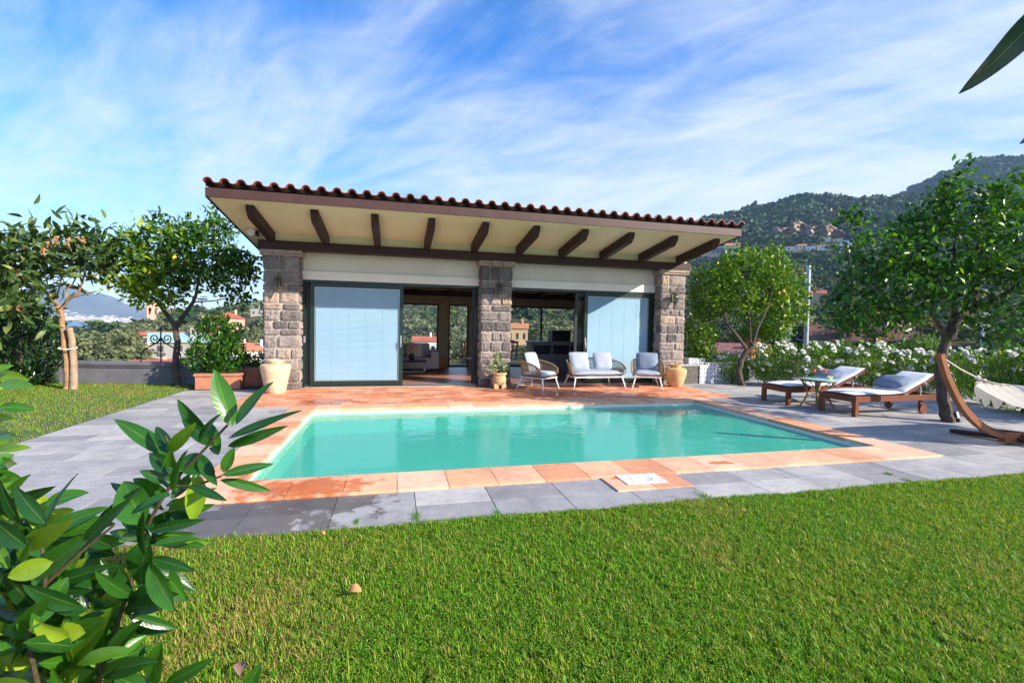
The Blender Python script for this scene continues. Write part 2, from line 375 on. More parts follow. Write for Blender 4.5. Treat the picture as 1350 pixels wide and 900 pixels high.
# ================================================================ PAVING, POOL, LAWN
PX0, PX1, PY0, PY1 = -1.291, 5.752, 4.477, 8.066
KX0, KX1, KY0, KY1 = -1.66, 6.12, 4.007, 8.45
def slabs(mb, x0, x1, y0, y1, w, h, z=0., ox=0., oy=0., stag=0., gap=.006, t=.03, jit=.0007):
    j0 = math.floor((y0-oy)/h); j1 = math.ceil((y1-oy)/h)
    for j in range(j0, j1):
        a0, a1 = max(y0, oy+j*h), min(y1, oy+(j+1)*h)
        if a1-a0 < .02: continue
        so = (stag*j) % w
        i0 = math.floor((x0-ox-so)/w); i1 = math.ceil((x1-ox-so)/w)
        for i in range(i0, i1):
            b0, b1 = max(x0, ox+so+i*w), min(x1, ox+so+(i+1)*w)
            if b1-b0 < .02: continue
            g = gap/2; zz_ = z+random.uniform(-jit, jit); tx = random.uniform(-jit, jit)*.6; c_ = .001
            P = [(b0+g, a0+g, zz_-t), (b1-g, a0+g, zz_-t), (b1-g, a1-g, zz_-t), (b0+g, a1-g, zz_-t),
                 (b0+g, a0+g, zz_-c_), (b1-g, a0+g, zz_-c_), (b1-g, a1-g, zz_-c_), (b0+g, a1-g, zz_-c_),
                 (b0+g+c_, a0+g+c_, zz_), (b1-g-c_, a0+g+c_, zz_+tx), (b1-g-c_, a1-g-c_, zz_+tx), (b0+g+c_, a1-g-c_, zz_)]
            fs = [(8, 9, 10, 11)]
            for k in range(2):
                for q in range(4): fs.append((4*k+q, 4*k+(q+1) % 4, 4*k+4+(q+1) % 4, 4*k+4+q))
            mb.add(P, fs)
mb = MB()
slabs(mb, -6.2, 15, 3.34, 4.0, .605, .332, ox=-.445, oy=3.34)
slabs(mb, -4.1, KX0-.004, 4.0, 8.44, .62, .3, ox=-4.1, oy=4.0, stag=.31)
slabs(mb, -4.1, -2.72, 8.44, 10.7, .62, .3, ox=-4.1, oy=4.0, stag=.31)
slabs(mb, KX1+.004, 15, 4.0, 8.44, .605, .31, ox=-.445, oy=4.0, stag=.3)
slabs(mb, 6.93, 12.5, 8.44, 11.4, .605, .31, ox=-.445, oy=4.0, stag=.3)
mb.build('paving', M['paving'], kind='structure')
# bedding below every joint, with the pool cut out
mb = MB()
for (a, b, c_, d) in ((-6.2, PX0-.01, 3.35, 12), (PX1+.01, 15, 3.35, 12), (PX0-.01, PX1+.01, 3.35, PY0-.01), (PX0-.01, PX1+.01, PY1+.01, 12)):
    mb.box(a, b, c_, d, -.30, -.006)
mb.build('paving_bed', M['joint'], kind='structure')
mb = MB()
slabs(mb, KX0, KX1, KY0, PY0+.012, .437, .6, z=.018, ox=-1.29, oy=KY0, t=.045, gap=.005)
slabs(mb, KX0, PX0+.012, PY0+.014, KY1, .6, .437, z=.018, ox=KX0, oy=PY0, t=.045, gap=.005)
slabs(mb, PX1-.012, KX1, PY0+.014, KY1, .6, .437, z=.018, ox=PX1-.012, oy=PY0, t=.045, gap=.005)
slabs(mb, PX0+.014, PX1-.014, PY1-.012, KY1, .437, .6, z=.018, ox=-1.29, oy=PY1-.012, t=.045, gap=.005)
mb.build('pool_coping', M['coping'], kind='structure')
mb = MB(); slabs(mb, 1.86, 2.61, 3.645, 4.0, .375, .36, z=.012, ox=1.86, oy=3.645, t=.04); dr = mb.build('skimmer_surround', M['coping'], kind='structure')
mb = MB(); slabs(mb, -2.71, 6.92, 8.455, 10.84, .30, .15, z=.012, ox=-2.71, oy=8.455, stag=.15, gap=.004)
mb.build('terrace', M['terrace'], kind='structure')
# skimmer cover
sk = empty('skimmer_cover', (2.215, 3.885, .014), -.02, 'square pale steel skimmer lid set in terracotta by the pool', 'pool cover')
mb = MB(); mb.box(-.2, .2, -.13, .13, 0, .006, bev=.002); mb.build('frame', M['steel'], sk)
mb = MB(); mb.lathe([(.108, 0), (.108, .0095), (.103, .0105), (.10, .0085), (.03, .0085), (.03, .011), (0.001, .011)], 32); mb.build('lid', mat('lid_plastic', (.72, .71, .68), .5, .05), sk, 'auto')
for sx in (-1, 1):
    mb = MB(); mb.lathe([(.012, 0), (.012, .009), (.001, .010)], 12, (sx*.155, sx*-.085, 0)); mb.build('screw', M['alu'], sk)
# pool basin
mb = MB(); D = 1.15; e = .012
def grid_wall(p, q, z0, z1, nx, nz):
    V = []; fs = []
    for j in range(nz+1):
        for i in range(nx+1): V.append((p[0]+(q[0]-p[0])*i/nx, p[1]+(q[1]-p[1])*i/nx, z0+(z1-z0)*j/nz))
    for j in range(nz):
        for i in range(nx): a = j*(nx+1)+i; fs.append((a, a+1, a+nx+2, a+nx+1))
    mb.add(V, fs, .5)
x0, x1, y0, y1 = PX0, PX1, PY0, PY1
for p, q in (((x0, y0), (x0, y1)), ((x0, y1), (x1, y1)), ((x1, y1), (x1, y0)), ((x1, y0), (x0, y0))): grid_wall(p, q, -D, -.02, 1, 1)
mb.add([(x0, y0, -D), (x1, y0, -D), (x1, y1, -D), (x0, y1, -D)], [(0, 1, 2, 3)], .5)
M['liner'] = mat('pale_pool_render', (.74, .78, .66), .6, .05, 2, .1, 60)
mb.build('pool_basin', M['liner'], kind='structure')
def water():
    t = NT('pool_water')
    geo = t.N('ShaderNodeNewGeometry').outputs['Position']
    mp = t.N('ShaderNodeMapping'); mp.inputs['Scale'].default_value = (1, 1.3, 1); mp.inputs['Rotation'].default_value = (0, 0, .5); t.L(geo, mp.inputs[0])
    h = t.math('ADD', t.noise(3.0, 3, mp.outputs[0], .5, .3), t.math('MULTIPLY', t.noise(11, 3, mp.outputs[0], .5, .6), .22))
    nm = t.bump(h, .2, .03)
    tr = t.N('ShaderNodeBsdfTransparent'); tr.inputs[0].default_value = (.93, .99, .98, 1)
    g = t.N('ShaderNodeBsdfGlossy'); g.inputs['Roughness'].default_value = .025; t.L(nm, g.inputs['Normal'])
    f = t.N('ShaderNodeFresnel'); f.inputs[0].default_value = 1.33; t.L(nm, f.inputs['Normal'])
    bf = t.math('SUBTRACT', 1.0, t.N('ShaderNodeNewGeometry').outputs['Backfacing'])
    m = t.N('ShaderNodeMixShader'); t.L(t.math('MULTIPLY', f.outputs[0], bf), m.inputs[0]); t.L(tr.outputs[0], m.inputs[1]); t.L(g.outputs[0], m.inputs[2])
    df = t.N('ShaderNodeBsdfDiffuse'); df.inputs[0].default_value = (.09, .66, .50, 1)   # fine suspended matter: milky turquoise
    m0 = t.N('ShaderNodeMixShader'); m0.inputs[0].default_value = .58; t.L(tr.outputs[0], m0.inputs[1]); t.L(df.outputs[0], m0.inputs[2]); t.L(m0.outputs[0], m.inputs[1])
    ab = t.N('ShaderNodeVolumeAbsorption'); ab.inputs['Color'].default_value = (.0, .92, .82, 1); ab.inputs['Density'].default_value = .32
    t.L(ab.outputs[0], t.out.inputs['Volume'])
    return t.done(m)
mb = MB(); mb.box(x0+.002, x1-.002, y0+.002, y1-.002, -D+.004, -.075)
mb.build('pool_water', water(), kind='structure')
# lawns: soil sheet then blades
def lumps(x, y): return .5+.25*np.sin(1.7*x+.9*y+1)+.2*np.sin(2.9*x-2.3*y+2.2)+.16*np.sin(5.1*x+4.3*y)+.12*np.sin(9.7*x-7.1*y+.5)
mb = MB(); mb.box(-7.5, 15, -6, 3.345, -.4, -.008); mb.build('lawn', M['soil'], kind='structure')
mb = MB(); mb.box(-14, -4.1, 3.35, 13, -.4, -.008); mb.build('side_lawn', M['soil'], kind='structure')
def pits(x, y): return np.sin(23*x+3*np.sin(17*y))*np.sin(27*y+2.5*np.sin(19*x+1))+.6*np.sin(61*x+5*np.sin(33*y))*np.sin(57*y+4*np.sin(41*x))
def blades(n, sampler, name, hscale=1., ybias=None, straw=0.):
    x, y = sampler(n); pt_ = pits(x, y); k_ = pt_ > RNG.uniform(-1.5, -.2, len(x)); x, y, pt_ = x[k_], y[k_], pt_[k_]; n = len(x)
    L = RNG.gamma(4, .0042, n)*hscale*(1+.35*pt_)+.006; wd = RNG.uniform(.0011, .0030, n)*hscale
    az = RNG.uniform(0, 2*np.pi, n); lean = RNG.uniform(.15, 1.15, n)
    dx, dy = np.cos(az), np.sin(az); sx, sy = -dy, dx
    z0 = -.008*np.ones(n)
    mid = np.stack([x+dx*L*.45*np.sin(lean*.6), y+dy*L*.45*np.sin(lean*.6), z0+L*.6*np.cos(lean*.5)], 1)
    tip = np.stack([x+dx*L*np.sin(lean), y+dy*L*np.sin(lean), z0+L*np.cos(lean)+.004], 1)
    S = np.stack([sx*wd, sy*wd, np.zeros(n)], 1); b = np.stack([x, y, z0], 1)
    V = np.stack([b-S, b+S, mid-S*.9, mid+S*.9, tip], 1).reshape(-1, 3)
    base = (np.arange(n)*5)[:, None]
    Fc = np.concatenate([base+[0, 1, 3], base+[0, 3, 2], base+[2, 3, 4]])
    lp = lumps(x, y)
    dry = np.clip((lp-.72)*2.2, 0, .6)+straw
    fleft = np.clip((.1-x)/1.6, 0, 1)*.38 if name == 'lawn_grass' else 0
    pd = np.clip(.10+dry*.55+fleft, 0, .8)
    a = np.where(RNG.random(n) < pd, RNG.uniform(0, .25, n), np.clip(RNG.normal(.55+.10*(1-lp)-.10*pt_+.09*np.sin(2.1*x+1.3*np.sin(1.7*y))*np.sin(2.6*y+x), .24, n), .2, 1))
    npmesh(name, V, Fc, M['grass'], attr=np.repeat(a, 5), kind='stuff')
def near_s(n):
    # denser towards the camera, where each blade is large in view
    u = RNG.random(n); y = .85+(3.36-.85)*u**1.15
    half = .45+y*1.62
    x = y*.30+RNG.uniform(-1, 1, n)*half
    y = y+RNG.normal(0, .004, n)
    k = (x > -4.5) & (x < 14.9) & (y < 3.352+.018*np.sin(x*3.1)+.012*np.sin(x*11)); return x[k], y[k]
blades(880000, near_s, 'lawn_grass')
def clover(n, sampler, name):
    x, y = sampler(n); n = len(x); k = lumps(x*1.3+2, y*1.3) > RNG.uniform(.2, .75, n); x, y = x[k], y[k]; n = len(x)
    c = np.stack([x, y, RNG.uniform(.004, .024, n)], 1); nn = np.stack([RNG.normal(0, .45, n), RNG.normal(0, .45, n), np.ones(n)], 1); nn /= np.linalg.norm(nn, axis=1)[:, None]
    a = np.cross(nn, np.stack([np.cos(x*977), np.sin(x*977), np.zeros(n)], 1)); a /= np.linalg.norm(a, axis=1)[:, None]+1e-9; b = np.cross(nn, a); s = RNG.uniform(.0025, .006, n)[:, None]
    V = np.stack([c-a*s*1.1, c-b*s*.6, c+a*s, c+b*s*.6], 1).reshape(-1, 3)
    npmesh(name, V, np.arange(n*4).reshape(-1, 4), M['grass'], attr=np.repeat(np.clip(RNG.normal(.62, .2, n), .3, 1), 4), kind='stuff')
clover(300000, near_s, 'lawn_clover')
def side_s(n):
    x = RNG.uniform(-13.5, -4.09, n); y = RNG.uniform(5.6, 12.4, n)
    k = x < -4.1+.02*np.sin(y*4)+.012*np.sin(y*13); return x[k], y[k]
blades(190000, side_s, 'side_lawn_grass', 1.25, straw=.16)
# tufts and moss in the joints
for i, (px_, py_, s_) in enumerate([(549, 682, 1), (657, 678, .9), (930, 655, 1.3), (1198, 634, .8), (1172, 625, .6), (1166, 548, .6), (470, 688, .5)]):
    p = onz(px_, py_); n = 70; x = p[0]+RNG.normal(0, .014*s_, n); y = p[1]+RNG.normal(0, .045*s_, n)
    V = []; Fc = []
    for k in range(n):
        a = random.uniform(0, 6.28); L = random.uniform(.015, .04)*s_; w_ = .003
        b = (x[k], y[k], .0); V += [(b[0]-w_*math.sin(a), b[1]+w_*math.cos(a), 0), (b[0]+w_*math.sin(a), b[1]-w_*math.cos(a), 0), (b[0]+L*.6*math.cos(a), b[1]+L*.6*math.sin(a), L)]; Fc.append((3*k, 3*k+1, 3*k+2))
    o = npmesh('weed_tuft', V, Fc, M['grass'], attr=RNG.uniform(.5, 1, 3*n))
    tag(o, ['small green weed in the paving joint by the lawn edge, leftmost large tuft', 'weed sprouting at the second paving joint below the pool steps of coping', 'dark green weed tuft right of the skimmer lid at the lawn edge', 'weed line in the joint near the right coping corner', 'tiny weed beside the right coping corner joint', 'tiny weed on the slate paving in front of the sun lounger', 'tiny weed at the lawn edge under the wet coping'][i], 'weed', 'weeds in the paving joints')
# fallen leaves
def fallen(px_, py_, s_, col, label):
    p = onz(px_, py_, .03); mb = MB(); V = []; n = 9
    for i in range(n):
        t_ = i/(n-1); wd = s_*.42*math.sin(math.pi*min(1, t_*1.02))**.7*(1-.25*t_)
        zc = s_*.25*math.sin(t_*3)+.01
        V += [(t_*s_-s_/2, -wd, zc+.35*wd), (t_*s_-s_/2, 0, zc), (t_*s_-s_/2, wd, zc+.5*wd)]
    fs = []
    for i in range(n-1): fs += [(3*i, 3*i+1, 3*i+4, 3*i+3), (3*i+1, 3*i+2, 3*i+5, 3*i+4)]
    mb.add(V, fs); o = mb.build('fallen_leaf', mat('dry_leaf', col, .7, .3, 60, .2, 200), smooth=True, loc=tuple(p)); o.rotation_euler = (random.uniform(-.3, .3), .1, random.uniform(0, 6))
    tag(o, label, 'fallen leaf', 'dry leaves on the lawn')
fallen(468, 782, .075, (.50, .22, .08), 'curled orange dry leaf alone in the middle of the near lawn')
fallen(470, 719, .04, (.42, .20, .10), 'small tan dry leaf near the paving edge of the lawn')
fallen(322, 884, .075, (.30, .17, .12), 'brown crumpled leaf behind the foreground laurel tips at the bottom')
fallen(980, 676, .045, (.42, .20, .10), 'tiny brown leaf on the lawn under the skimmer lid side')
fallen(424, 706, .05, (.45, .22, .10), 'reddish dry leaf at the lawn edge left of the centre')

# ================================================================ PAVILION
YF, YP, YBK = 10.835, 10.51, 15.6
XL, XR = -2.63, 7.09
pav = empty('pool_pavilion', (2.2, 10.9, 0), 0, 'stone-pillared pool pavilion with terracotta roof and dark green sliding doors', 'building')
OFF = Vector((-2.2, -10.9, 0))
def pbuild(mb, name, m, parent=None, smooth=False):
    o = mb.build(name, m, parent or pav, smooth)
    if (parent or pav) is pav: o.location = OFF
    return o
def soff(y): return 3.44-.131*(y-8.735)
# pillars with individual stones
def pillar(x0, x1, y0, y1, ztop):
    core = MB(); core.box(x0+.018, x1-.018, y0+.018, y1-.018, 0, ztop)
    o = pbuild(core, 'pillar', M['mortar'])
    st = MB(); z = .0; c_ = 0
    def stone(P0, U, Wd, Nn, a):
        # P0 corner, U horizontal axis, height along z
        nu, nv = 8, 6; V = []; u0, u1, v0, v1 = P0
        ph = random.uniform(0, 9)
        for j in range(nv+1):
            for i in range(nu+1):
                fu, fv = i/nu, j/nv; ed = min(fu, 1-fu, fv, 1-fv)
                cu = u0+(u1-u0)*fu; cv = v0+(v1-v0)*fv
                # rounded uneven corners
                if (i in (0, nu)) and (j in (0, nv)): cu += (.5-fu)*.014; cv += (.5-fv)*.012
                cu += (random.uniform(-.005, .005)); cv += random.uniform(-.004, .004)
                bul = (.008 if ed > .01 else 0)+(random.uniform(0, .022) if ed > .01 else 0)
                p = Wd(cu, cv)+Nn*(bul-.004); V.append(p)
        fs = []
        for j in range(nv):
            for i in range(nu): q = j*(nu+1)+i; fs.append((q, q+1, q+nu+2, q+nu+1))
        st.add(V, fs, a)
    while z < ztop-.02:
        hgt = random.uniform(.13, .27) if ztop-z > .42 else ztop-z
        faces = [(x1-x0, lambda u, v: Vector((x0+u, y0, v)), Vector((0, -1, 0))),
                 (y1-y0, lambda u, v: Vector((x1, y0+u, v)), Vector((1, 0, 0))),
                 (y1-y0, lambda u, v: Vector((x0, y1-u, v)), Vector((-1, 0, 0)))]
        for Wt, fn, Nn in faces:
            k = random.choice([2, 3, 2]) if Wt > .5 else random.choice([1, 2])
            cuts = sorted([0, Wt]+[Wt*(i+random.uniform(-.33, .33))/k for i in range(1, k)])
            for a, b in zip(cuts[:-1], cuts[1:]):
                g = .009; sh = random.random()
                if z > ztop*.72 and x0 < 3: sh *= .5  # eave shadow painted in: upper stones of left and middle pillars darkened
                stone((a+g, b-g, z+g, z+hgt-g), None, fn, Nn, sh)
        z += hgt
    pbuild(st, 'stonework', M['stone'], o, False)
    cp = MB()
    for yy0, yy1, z0_, z1_ in ((y0-.045, y1, ztop, ztop+.05), (y0-.065, y1, ztop+.05, ztop+.115)):
        nseg = 3; wseg = (x1-x0+.13)/nseg
        for i in range(nseg): cp.box(x0-.065+i*wseg+.003, x0-.065+(i+1)*wseg-.003, yy0, yy1, z0_, z1_, bev=.012)
    pbuild(cp, 'capital', M['capstone'], o)
ZC = 2.765
pillar(XL, -1.95, YP, YF+.25, ZC); pillar(1.86, 2.567, YP, YF+.25, ZC); pillar(6.40, XR, YP, YF+.25, ZC)
# beam on the pillars
mb = MB(); mb.box(XL-.09, XR+.09, YP-.06, YP+.20, 2.885, 3.065, bev=.006); pbuild(mb, 'beam', M['darkwood'])
# right end of the beam sits on a brown block
mb = MB(); mb.box(6.38, XR+.12, YP-.03, YF+.2, 2.882, 3.0); pbuild(mb, 'bearing_block', M['capstone'])
mb = MB(); mb.box(XL-.02, XR+.02, YP+.02, YP+.10, 3.066, soff(YP)+.02); pbuild(mb, 'frieze_board', M['soffit'])
# rafters
Dz = .19
for i in range(10):
    xc = -2.46+1.03*i; wv = .065; yt, yb = 8.98, YP-.062
    P = []
    for x in (xc-wv, xc+wv):
        P += [(x, yt, soff(yt)-.002), (x, yt, soff(yt)-.09), (x, yt+.12, soff(yt+.12)-Dz), (x, yb, soff(yb)-Dz), (x, yb, soff(yb)-.002)]
    fs = [(0, 1, 2, 3, 4), (9, 8, 7, 6, 5)]+[(k, k+5, (k+1) % 5+5, (k+1) % 5) for k in range(5)]
    mb = MB(); mb.add(P, fs); pbuild(mb, 'rafter', M['darkwood'])
# roof slab: soffit, fascia, rakes
XE0, XE1, YE, YB2 = -3.015, 7.16, 8.735, 16.6
mb = MB()
nx = 1
P = [(XE0, YE, soff(YE)), (XE1, YE, soff(YE)), (XE1, YB2, soff(YB2)), (XE0, YB2, soff(YB2)), (XE0, YE, soff(YE)+.12), (XE1, YE, soff(YE)+.12), (XE1, YB2, soff(YB2)+.12), (XE0, YB2, soff(YB2)+.12)]
mb.add(P, [(3, 2, 1, 0), (4, 5, 6, 7), (0, 1, 5, 4), (1, 2, 6, 5), (2, 3, 7, 6), (3, 0, 4, 7)]); pbuild(mb, 'soffit', M['soffit'])
mb = MB(); xs = [XE0-.03, -1.6, .9, 3.2, 5.4, XE1+.03]
for a, b in zip(xs[:-1], xs[1:]): mb.box(a+.002, b-.002, YE-.035, YE-.003, soff(YE)-.012, soff(YE)+.14, bev=.002)
pbuild(mb, 'fascia', M['fascia'])
for x in (XE0-.034, XE1+.004):
    mb = MB(); P = [(x, YE-.003, soff(YE)-.015), (x+.03, YE-.003, soff(YE)-.015), (x+.03, YB2, soff(YB2)-.015), (x, YB2, soff(YB2)-.015)]
    P += [(a, b, c_+.15) for a, b, c_ in P]
    mb.add(P, [(3, 2, 1, 0), (4, 5, 6, 7), (0, 1, 5, 4), (1, 2, 6, 5), (2, 3, 7, 6), (3, 0, 4, 7)]); pbuild(mb, 'rake_board', M['darkwood'])
# barrel tiles
mb = MB(); pitch_ = (XE1-XE0-.06)/41; L = .42
for row in range(19):
    ya = YE-.11+row*.40
    if ya > YB2-.1: break
    for i in range(42):
        xc = XE0+.03+i*pitch_+random.uniform(-.004, .004); r = .073
        for kind_ in (0, 1):
            if kind_ == 1 and i == 41: continue
            cx = xc+(pitch_/2 if kind_ else 0); V = []
            zo = .20+(0 if kind_ else .0)
            for (yy, rr, dz) in ((ya, r, .018), (ya+L, r*.86, 0)):
                for layer in (0, 1):
                    for k in range(9):
                        an = math.pi*k/8; rq = rr-layer*.013
                        zc = soff(yy)+zo+dz
                        if kind_ == 0: V.append((cx-math.cos(an)*rq, yy, zc+math.sin(an)*rq*.88-.005))
                        else: V.append((cx-math.cos(an)*rq*1.0, yy, zc+.012-math.sin(an)*rq*.55))
            fs = []
            for layer in (0, 1):
                for k in range(8):
                    a_ = layer*9+k; fs.append((a_, a_+1, a_+19, a_+18))
            for k in range(8): fs.append((k, k+1, k+10, k+9))
            mb.add(V, fs)
        if row > 3: pass
pbuild(mb, 'roof_tiles', M['tile'], None, 'auto')
mb = MB(); mb.box(XE0-.02, XE1+.02, YE-.04, YE-.003, soff(YE)+.158, soff(YE)+.225); pbuild(mb, 'eave_shade_strip', mat('painted_eave_shade', (.016, .011, .009), 1., .2, 20, .3, spec=.05))  # near-black strip added as painted shadow below the tile fronts
# header wall, shutter box
for (a, b) in ((-1.95, 1.86), (2.567, 6.40)):
    mb = MB(); mb.box(a-.01, b+.01, YF-.01, YF+.22, 2.50, 3.2); pbuild(mb, 'header_wall', M['stucco'])
    mb = MB(); mb.box(a-.002, b+.002, YF-.045, YF-.012, 2.325, 2.515, bev=.008); pbuild(mb, 'shutter_box', M['offwhite'])
# doors
def doorset(a, b, pa, pb, hs):
    """opening a..b, closed sliding panel pa..pb"""
    zt = 2.322; fr = MB(); w_ = .055
    fr.box(a, a+w_, YF-.03, YF+.14, .0, zt); fr.box(b-w_, b, YF-.03, YF+.14, .0, zt); fr.box(a+w_, b-w_, YF-.028, YF+.14, zt-w_, zt); fr.box(a+w_, b-w_, YF-.028, YF+.14, .012, .045)
    f = pbuild(fr, 'door_frame', M['green'])
    tr = MB(); tr.box(a+w_, b-w_, YF-.06, YF-.031, .012, .03); tr.box(a+w_, b-w_, YF+.03, YF+.036, .046, .055); pbuild(tr, 'track', M['alu'], f)
    d = MB(); s = .085; y0_, y1_ = YF-.02, YF+.035; z0_, z1_ = .05, zt-w_-.004
    d.box(pa, pa+s, y0_, y1_, z0_, z1_, bev=.004); d.box(pb-s, pb, y0_, y1_, z0_, z1_, bev=.004); d.box(pa+s, pb-s, y0_, y1_, z1_-s, z1_, bev=.004); d.box(pa+s, pb-s, y0_, y1_, z0_, z0_+.10, bev=.004)
    dd = pbuild(d, 'sliding_door', M['green'])
    g = MB(); g.box(pa+s-.004, pb-s+.004, YF-.003, YF+.001, z0_+.10-.004, z1_-s+.004); pbuild(g, 'pane', M['glass'], dd)
    gs = MB()
    for (q0, q1, r0, r1) in ((pa+s, pa+s+.012, z0_+.1, z1_-s), (pb-s-.012, pb-s, z0_+.1, z1_-s), (pa+s+.012, pb-s-.012, z1_-s-.014, z1_-s), (pa+s+.012, pb-s-.012, z0_+.1, z0_+.115)): gs.box(q0, q1, YF-.008, YF-.004, r0, r1)
    pbuild(gs, 'glazing_bead', M['alu'], dd)
    bl = MB(); z = z0_+.12
    while z < z1_-s-.01:
        bl.add([(pa+s+.02, YF+.006, z), (pb-s-.02, YF+.006, z), (pb-s-.02, YF+.016, z+.0245), (pa+s+.02, YF+.016, z+.0245)], [(0, 1, 2, 3)]); z += .026
    for k in range(1, 5):
        xx = pa+s+(pb-pa-2*s)*k/5; bl.tube([(xx, YF+.004, z0_+.11), (xx, YF+.004, z1_-s)], .0013, 4)
    bl.box(pa+s+.003, pb-s-.003, YF+.02, YF+.024, z0_+.103, z1_-s-.003)
    pbuild(bl, 'blind', M['slat'], dd)
    for hx in hs:
        h = MB(); h.box(hx-.014, hx+.014, y0_-.012, y0_, .98, 1.16, bev=.004); h.tube([(hx, y0_-.01, 1.04), (hx, y0_-.05, 1.04)], .008, 8); h.bar((hx, y0_-.05, 1.05), (hx, y0_-.055, .90), .018, .012, (0, 1, 0)); pbuild(h, 'handle', M['alu'], dd)
doorset(-1.95, 1.86, -1.79, .15, [.105])
doorset(2.567, 6.40, 4.50, 6.33, [4.53])
# second leaves stacked behind (dark, open edge)
for (a, b) in ((-1.89, -1.83), (4.27, 4.33), (1.72, 1.79)):
    mb = MB(); mb.box(a, b, YF+.042, YF+.10, .05, 2.26); pbuild(mb, 'leaf_edge', M['black'])
mb = MB(); mb.box(4.33, 4.49, YF+.06, YF+.075, .06, 2.25); pbuild(mb, 'rear_pane', M['glass'])
mb = MB(); mb.box(-1.92, -1.88, YF-.034, YF-.029, .98, 1.12, bev=.002); pbuild(mb, 'flush_pull', M['alu'])
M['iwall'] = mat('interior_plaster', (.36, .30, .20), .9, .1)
# interior shell
fl = NT('interior_terracotta'); br = fl.N('ShaderNodeTexBrick'); br.inputs['Scale'].default_value = 1; br.inputs['Brick Width'].default_value = .3; br.inputs['Row Height'].default_value = .3; br.inputs['Mortar Size'].default_value = .006; br.offset = 0
br.inputs[1].default_value = (.40, .17, .09, 1); br.inputs[2].default_value = (.34, .13, .07, 1); br.inputs[3].default_value = (.20, .15, .11, 1); fl.L(fl.coord(), br.inputs[0]); M['ifloor'] = fl.done(fl.pr(br.outputs[0], .35))
mb = MB(); mb.box(XL, XR, YF-.0, YBK+.3, -.3, .03); pbuild(mb, 'floor', M['ifloor'])
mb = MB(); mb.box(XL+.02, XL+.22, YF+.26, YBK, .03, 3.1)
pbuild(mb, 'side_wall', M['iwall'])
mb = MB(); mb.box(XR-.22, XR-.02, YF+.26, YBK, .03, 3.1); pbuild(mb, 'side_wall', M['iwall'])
# back wall: lintel, posts, low sill
mb = MB(); mb.box(XL+.02, XR-.02, YBK, YBK+.2, 2.1, 2.75); pbuild(mb, 'rear_lintel', M['iwall'])
mb = MB(); mb.box(XL+.02, XR-.02, YBK-.08, YBK, 2.36, 2.56); pbuild(mb, 'rear_beam', M['darkwood'])
for (a, b) in ((XL+.02, -2.0), (1.35, 1.68), (2.35, 2.75), (3.45, 3.62), (6.2, XR-.02)):
    mb = MB(); mb.box(a, b, YBK-.02, YBK+.22, .03, 2.1); pbuild(mb, 'rear_post', M['iwall'])
for (a, b) in ((-2.0, 1.35), (1.68, 2.35), (2.75, 3.45), (3.62, 6.2)):
    mb = MB(); k = .05
    mb.box(a, a+k, YBK+.05, YBK+.1, .03, 2.1); mb.box(b-k, b, YBK+.05, YBK+.1, .03, 2.1); mb.box(a+k, b-k, YBK+.05, YBK+.1, 2.05, 2.1); mb.box(a+k, b-k, YBK+.05, YBK+.1, .03, .08)
    if b-a > 2: mb.box((a+b)/2-.03, (a+b)/2+.03, YBK+.055, YBK+.095, .08, 2.05)
    f = pbuild(mb, 'rear_window', M['black'])
    g = MB(); g.box(a+k, b-k, YBK+.07, YBK+.076, .08, 2.05); pbuild(g, 'pane', M['clearglass'], f)
for i in range(10):
    xc = -2.46+1.03*i; mb = MB()
    P = []
    for x in (xc-.06, xc+.06): P += [(x, YF+.24, soff(YF+.24)-.002), (x, YF+.24, soff(YF+.24)-.16), (x, YBK-.09, soff(YBK)-.15), (x, YBK-.09, soff(YBK)-.002)]
    mb.add(P, [(0, 1, 2, 3), (7, 6, 5, 4)]+[(k, k+4, (k+1) % 4+4, (k+1) % 4) for k in range(4)]); pbuild(mb, 'ceiling_rafter', M['darkwood'])
mb = MB(); mb.box(XL+.23, XR-.23, 13.0, 13.2, 2.40, 2.62); pbuild(mb, 'tie_beam', M['darkwood'])

# wall lanterns
def lantern(px_, py_, label):
    p = aty(px_, py_, YP); o = empty('wall_lantern', (p[0], YP-.03, p[2]), 0, label, 'wall lantern', 'lanterns on the stone pillars')
    m_br = M.setdefault('bronze', mat('verdigris_bronze', (.14, .125, .09), .5, .4, 25, .2, 80, metal=.5))
    mb = MB(); mb.box(-.035, .035, -.015, .02, -.10, .12, bev=.006); mb.tube([(0, -.02, .10), (0, -.07, .17), (0, -.12, .16), (0, -.13, .125)], .008, 8); mb.build('bracket', m_br, o, 'auto')
    mb = MB(); mb.lathe([(.005, .145), (.025, .13), (.03, .12), (.065, .09), (.072, .08), (.06, .078)], 12, (0, -.13, 0)); mb.build('roof', m_br, o, 'auto')
    mb = MB()
    for k in range(6):
        an = k*math.pi/3; pts = [(math.cos(an)*r, -.13+math.sin(an)*r, z) for r, z in ((.06, .085), (.072, 0), (.066, -.09), (.03, -.15))]
        mb.tube(pts, .005, 5)
    for z, r in ((.08, .062), (0, .073), (-.09, .066)): mb.tube([(math.cos(a)*r, -.13+math.sin(a)*r, z) for a in [k*math.pi/8 for k in range(16)]], .005, 5, closed=True)
    mb.lathe([(.03, -.145), (.035, -.155), (.02, -.18), (.012, -.21), (.001, -.225)], 12, (0, -.13, 0)); mb.build('cage', m_br, o, 'auto')
    mb = MB(); mb.lathe([(.025, -.145), (.058, -.09), (.064, 0), (.054, .08)], 16, (0, -.13, 0)); mb.build('globe', M.setdefault('frost', glass_mat('frosted_lantern_glass', (.55, .62, .60), 1.6, .25)), o, True)
lantern(369, 373, 'bronze wall lantern on the left stone pillar, mostly in shade')
lantern(657, 381, 'bronze wall lantern on the middle stone pillar between the doors')
lantern(886, 393, 'pale green bronze lantern on the sunlit right stone pillar')
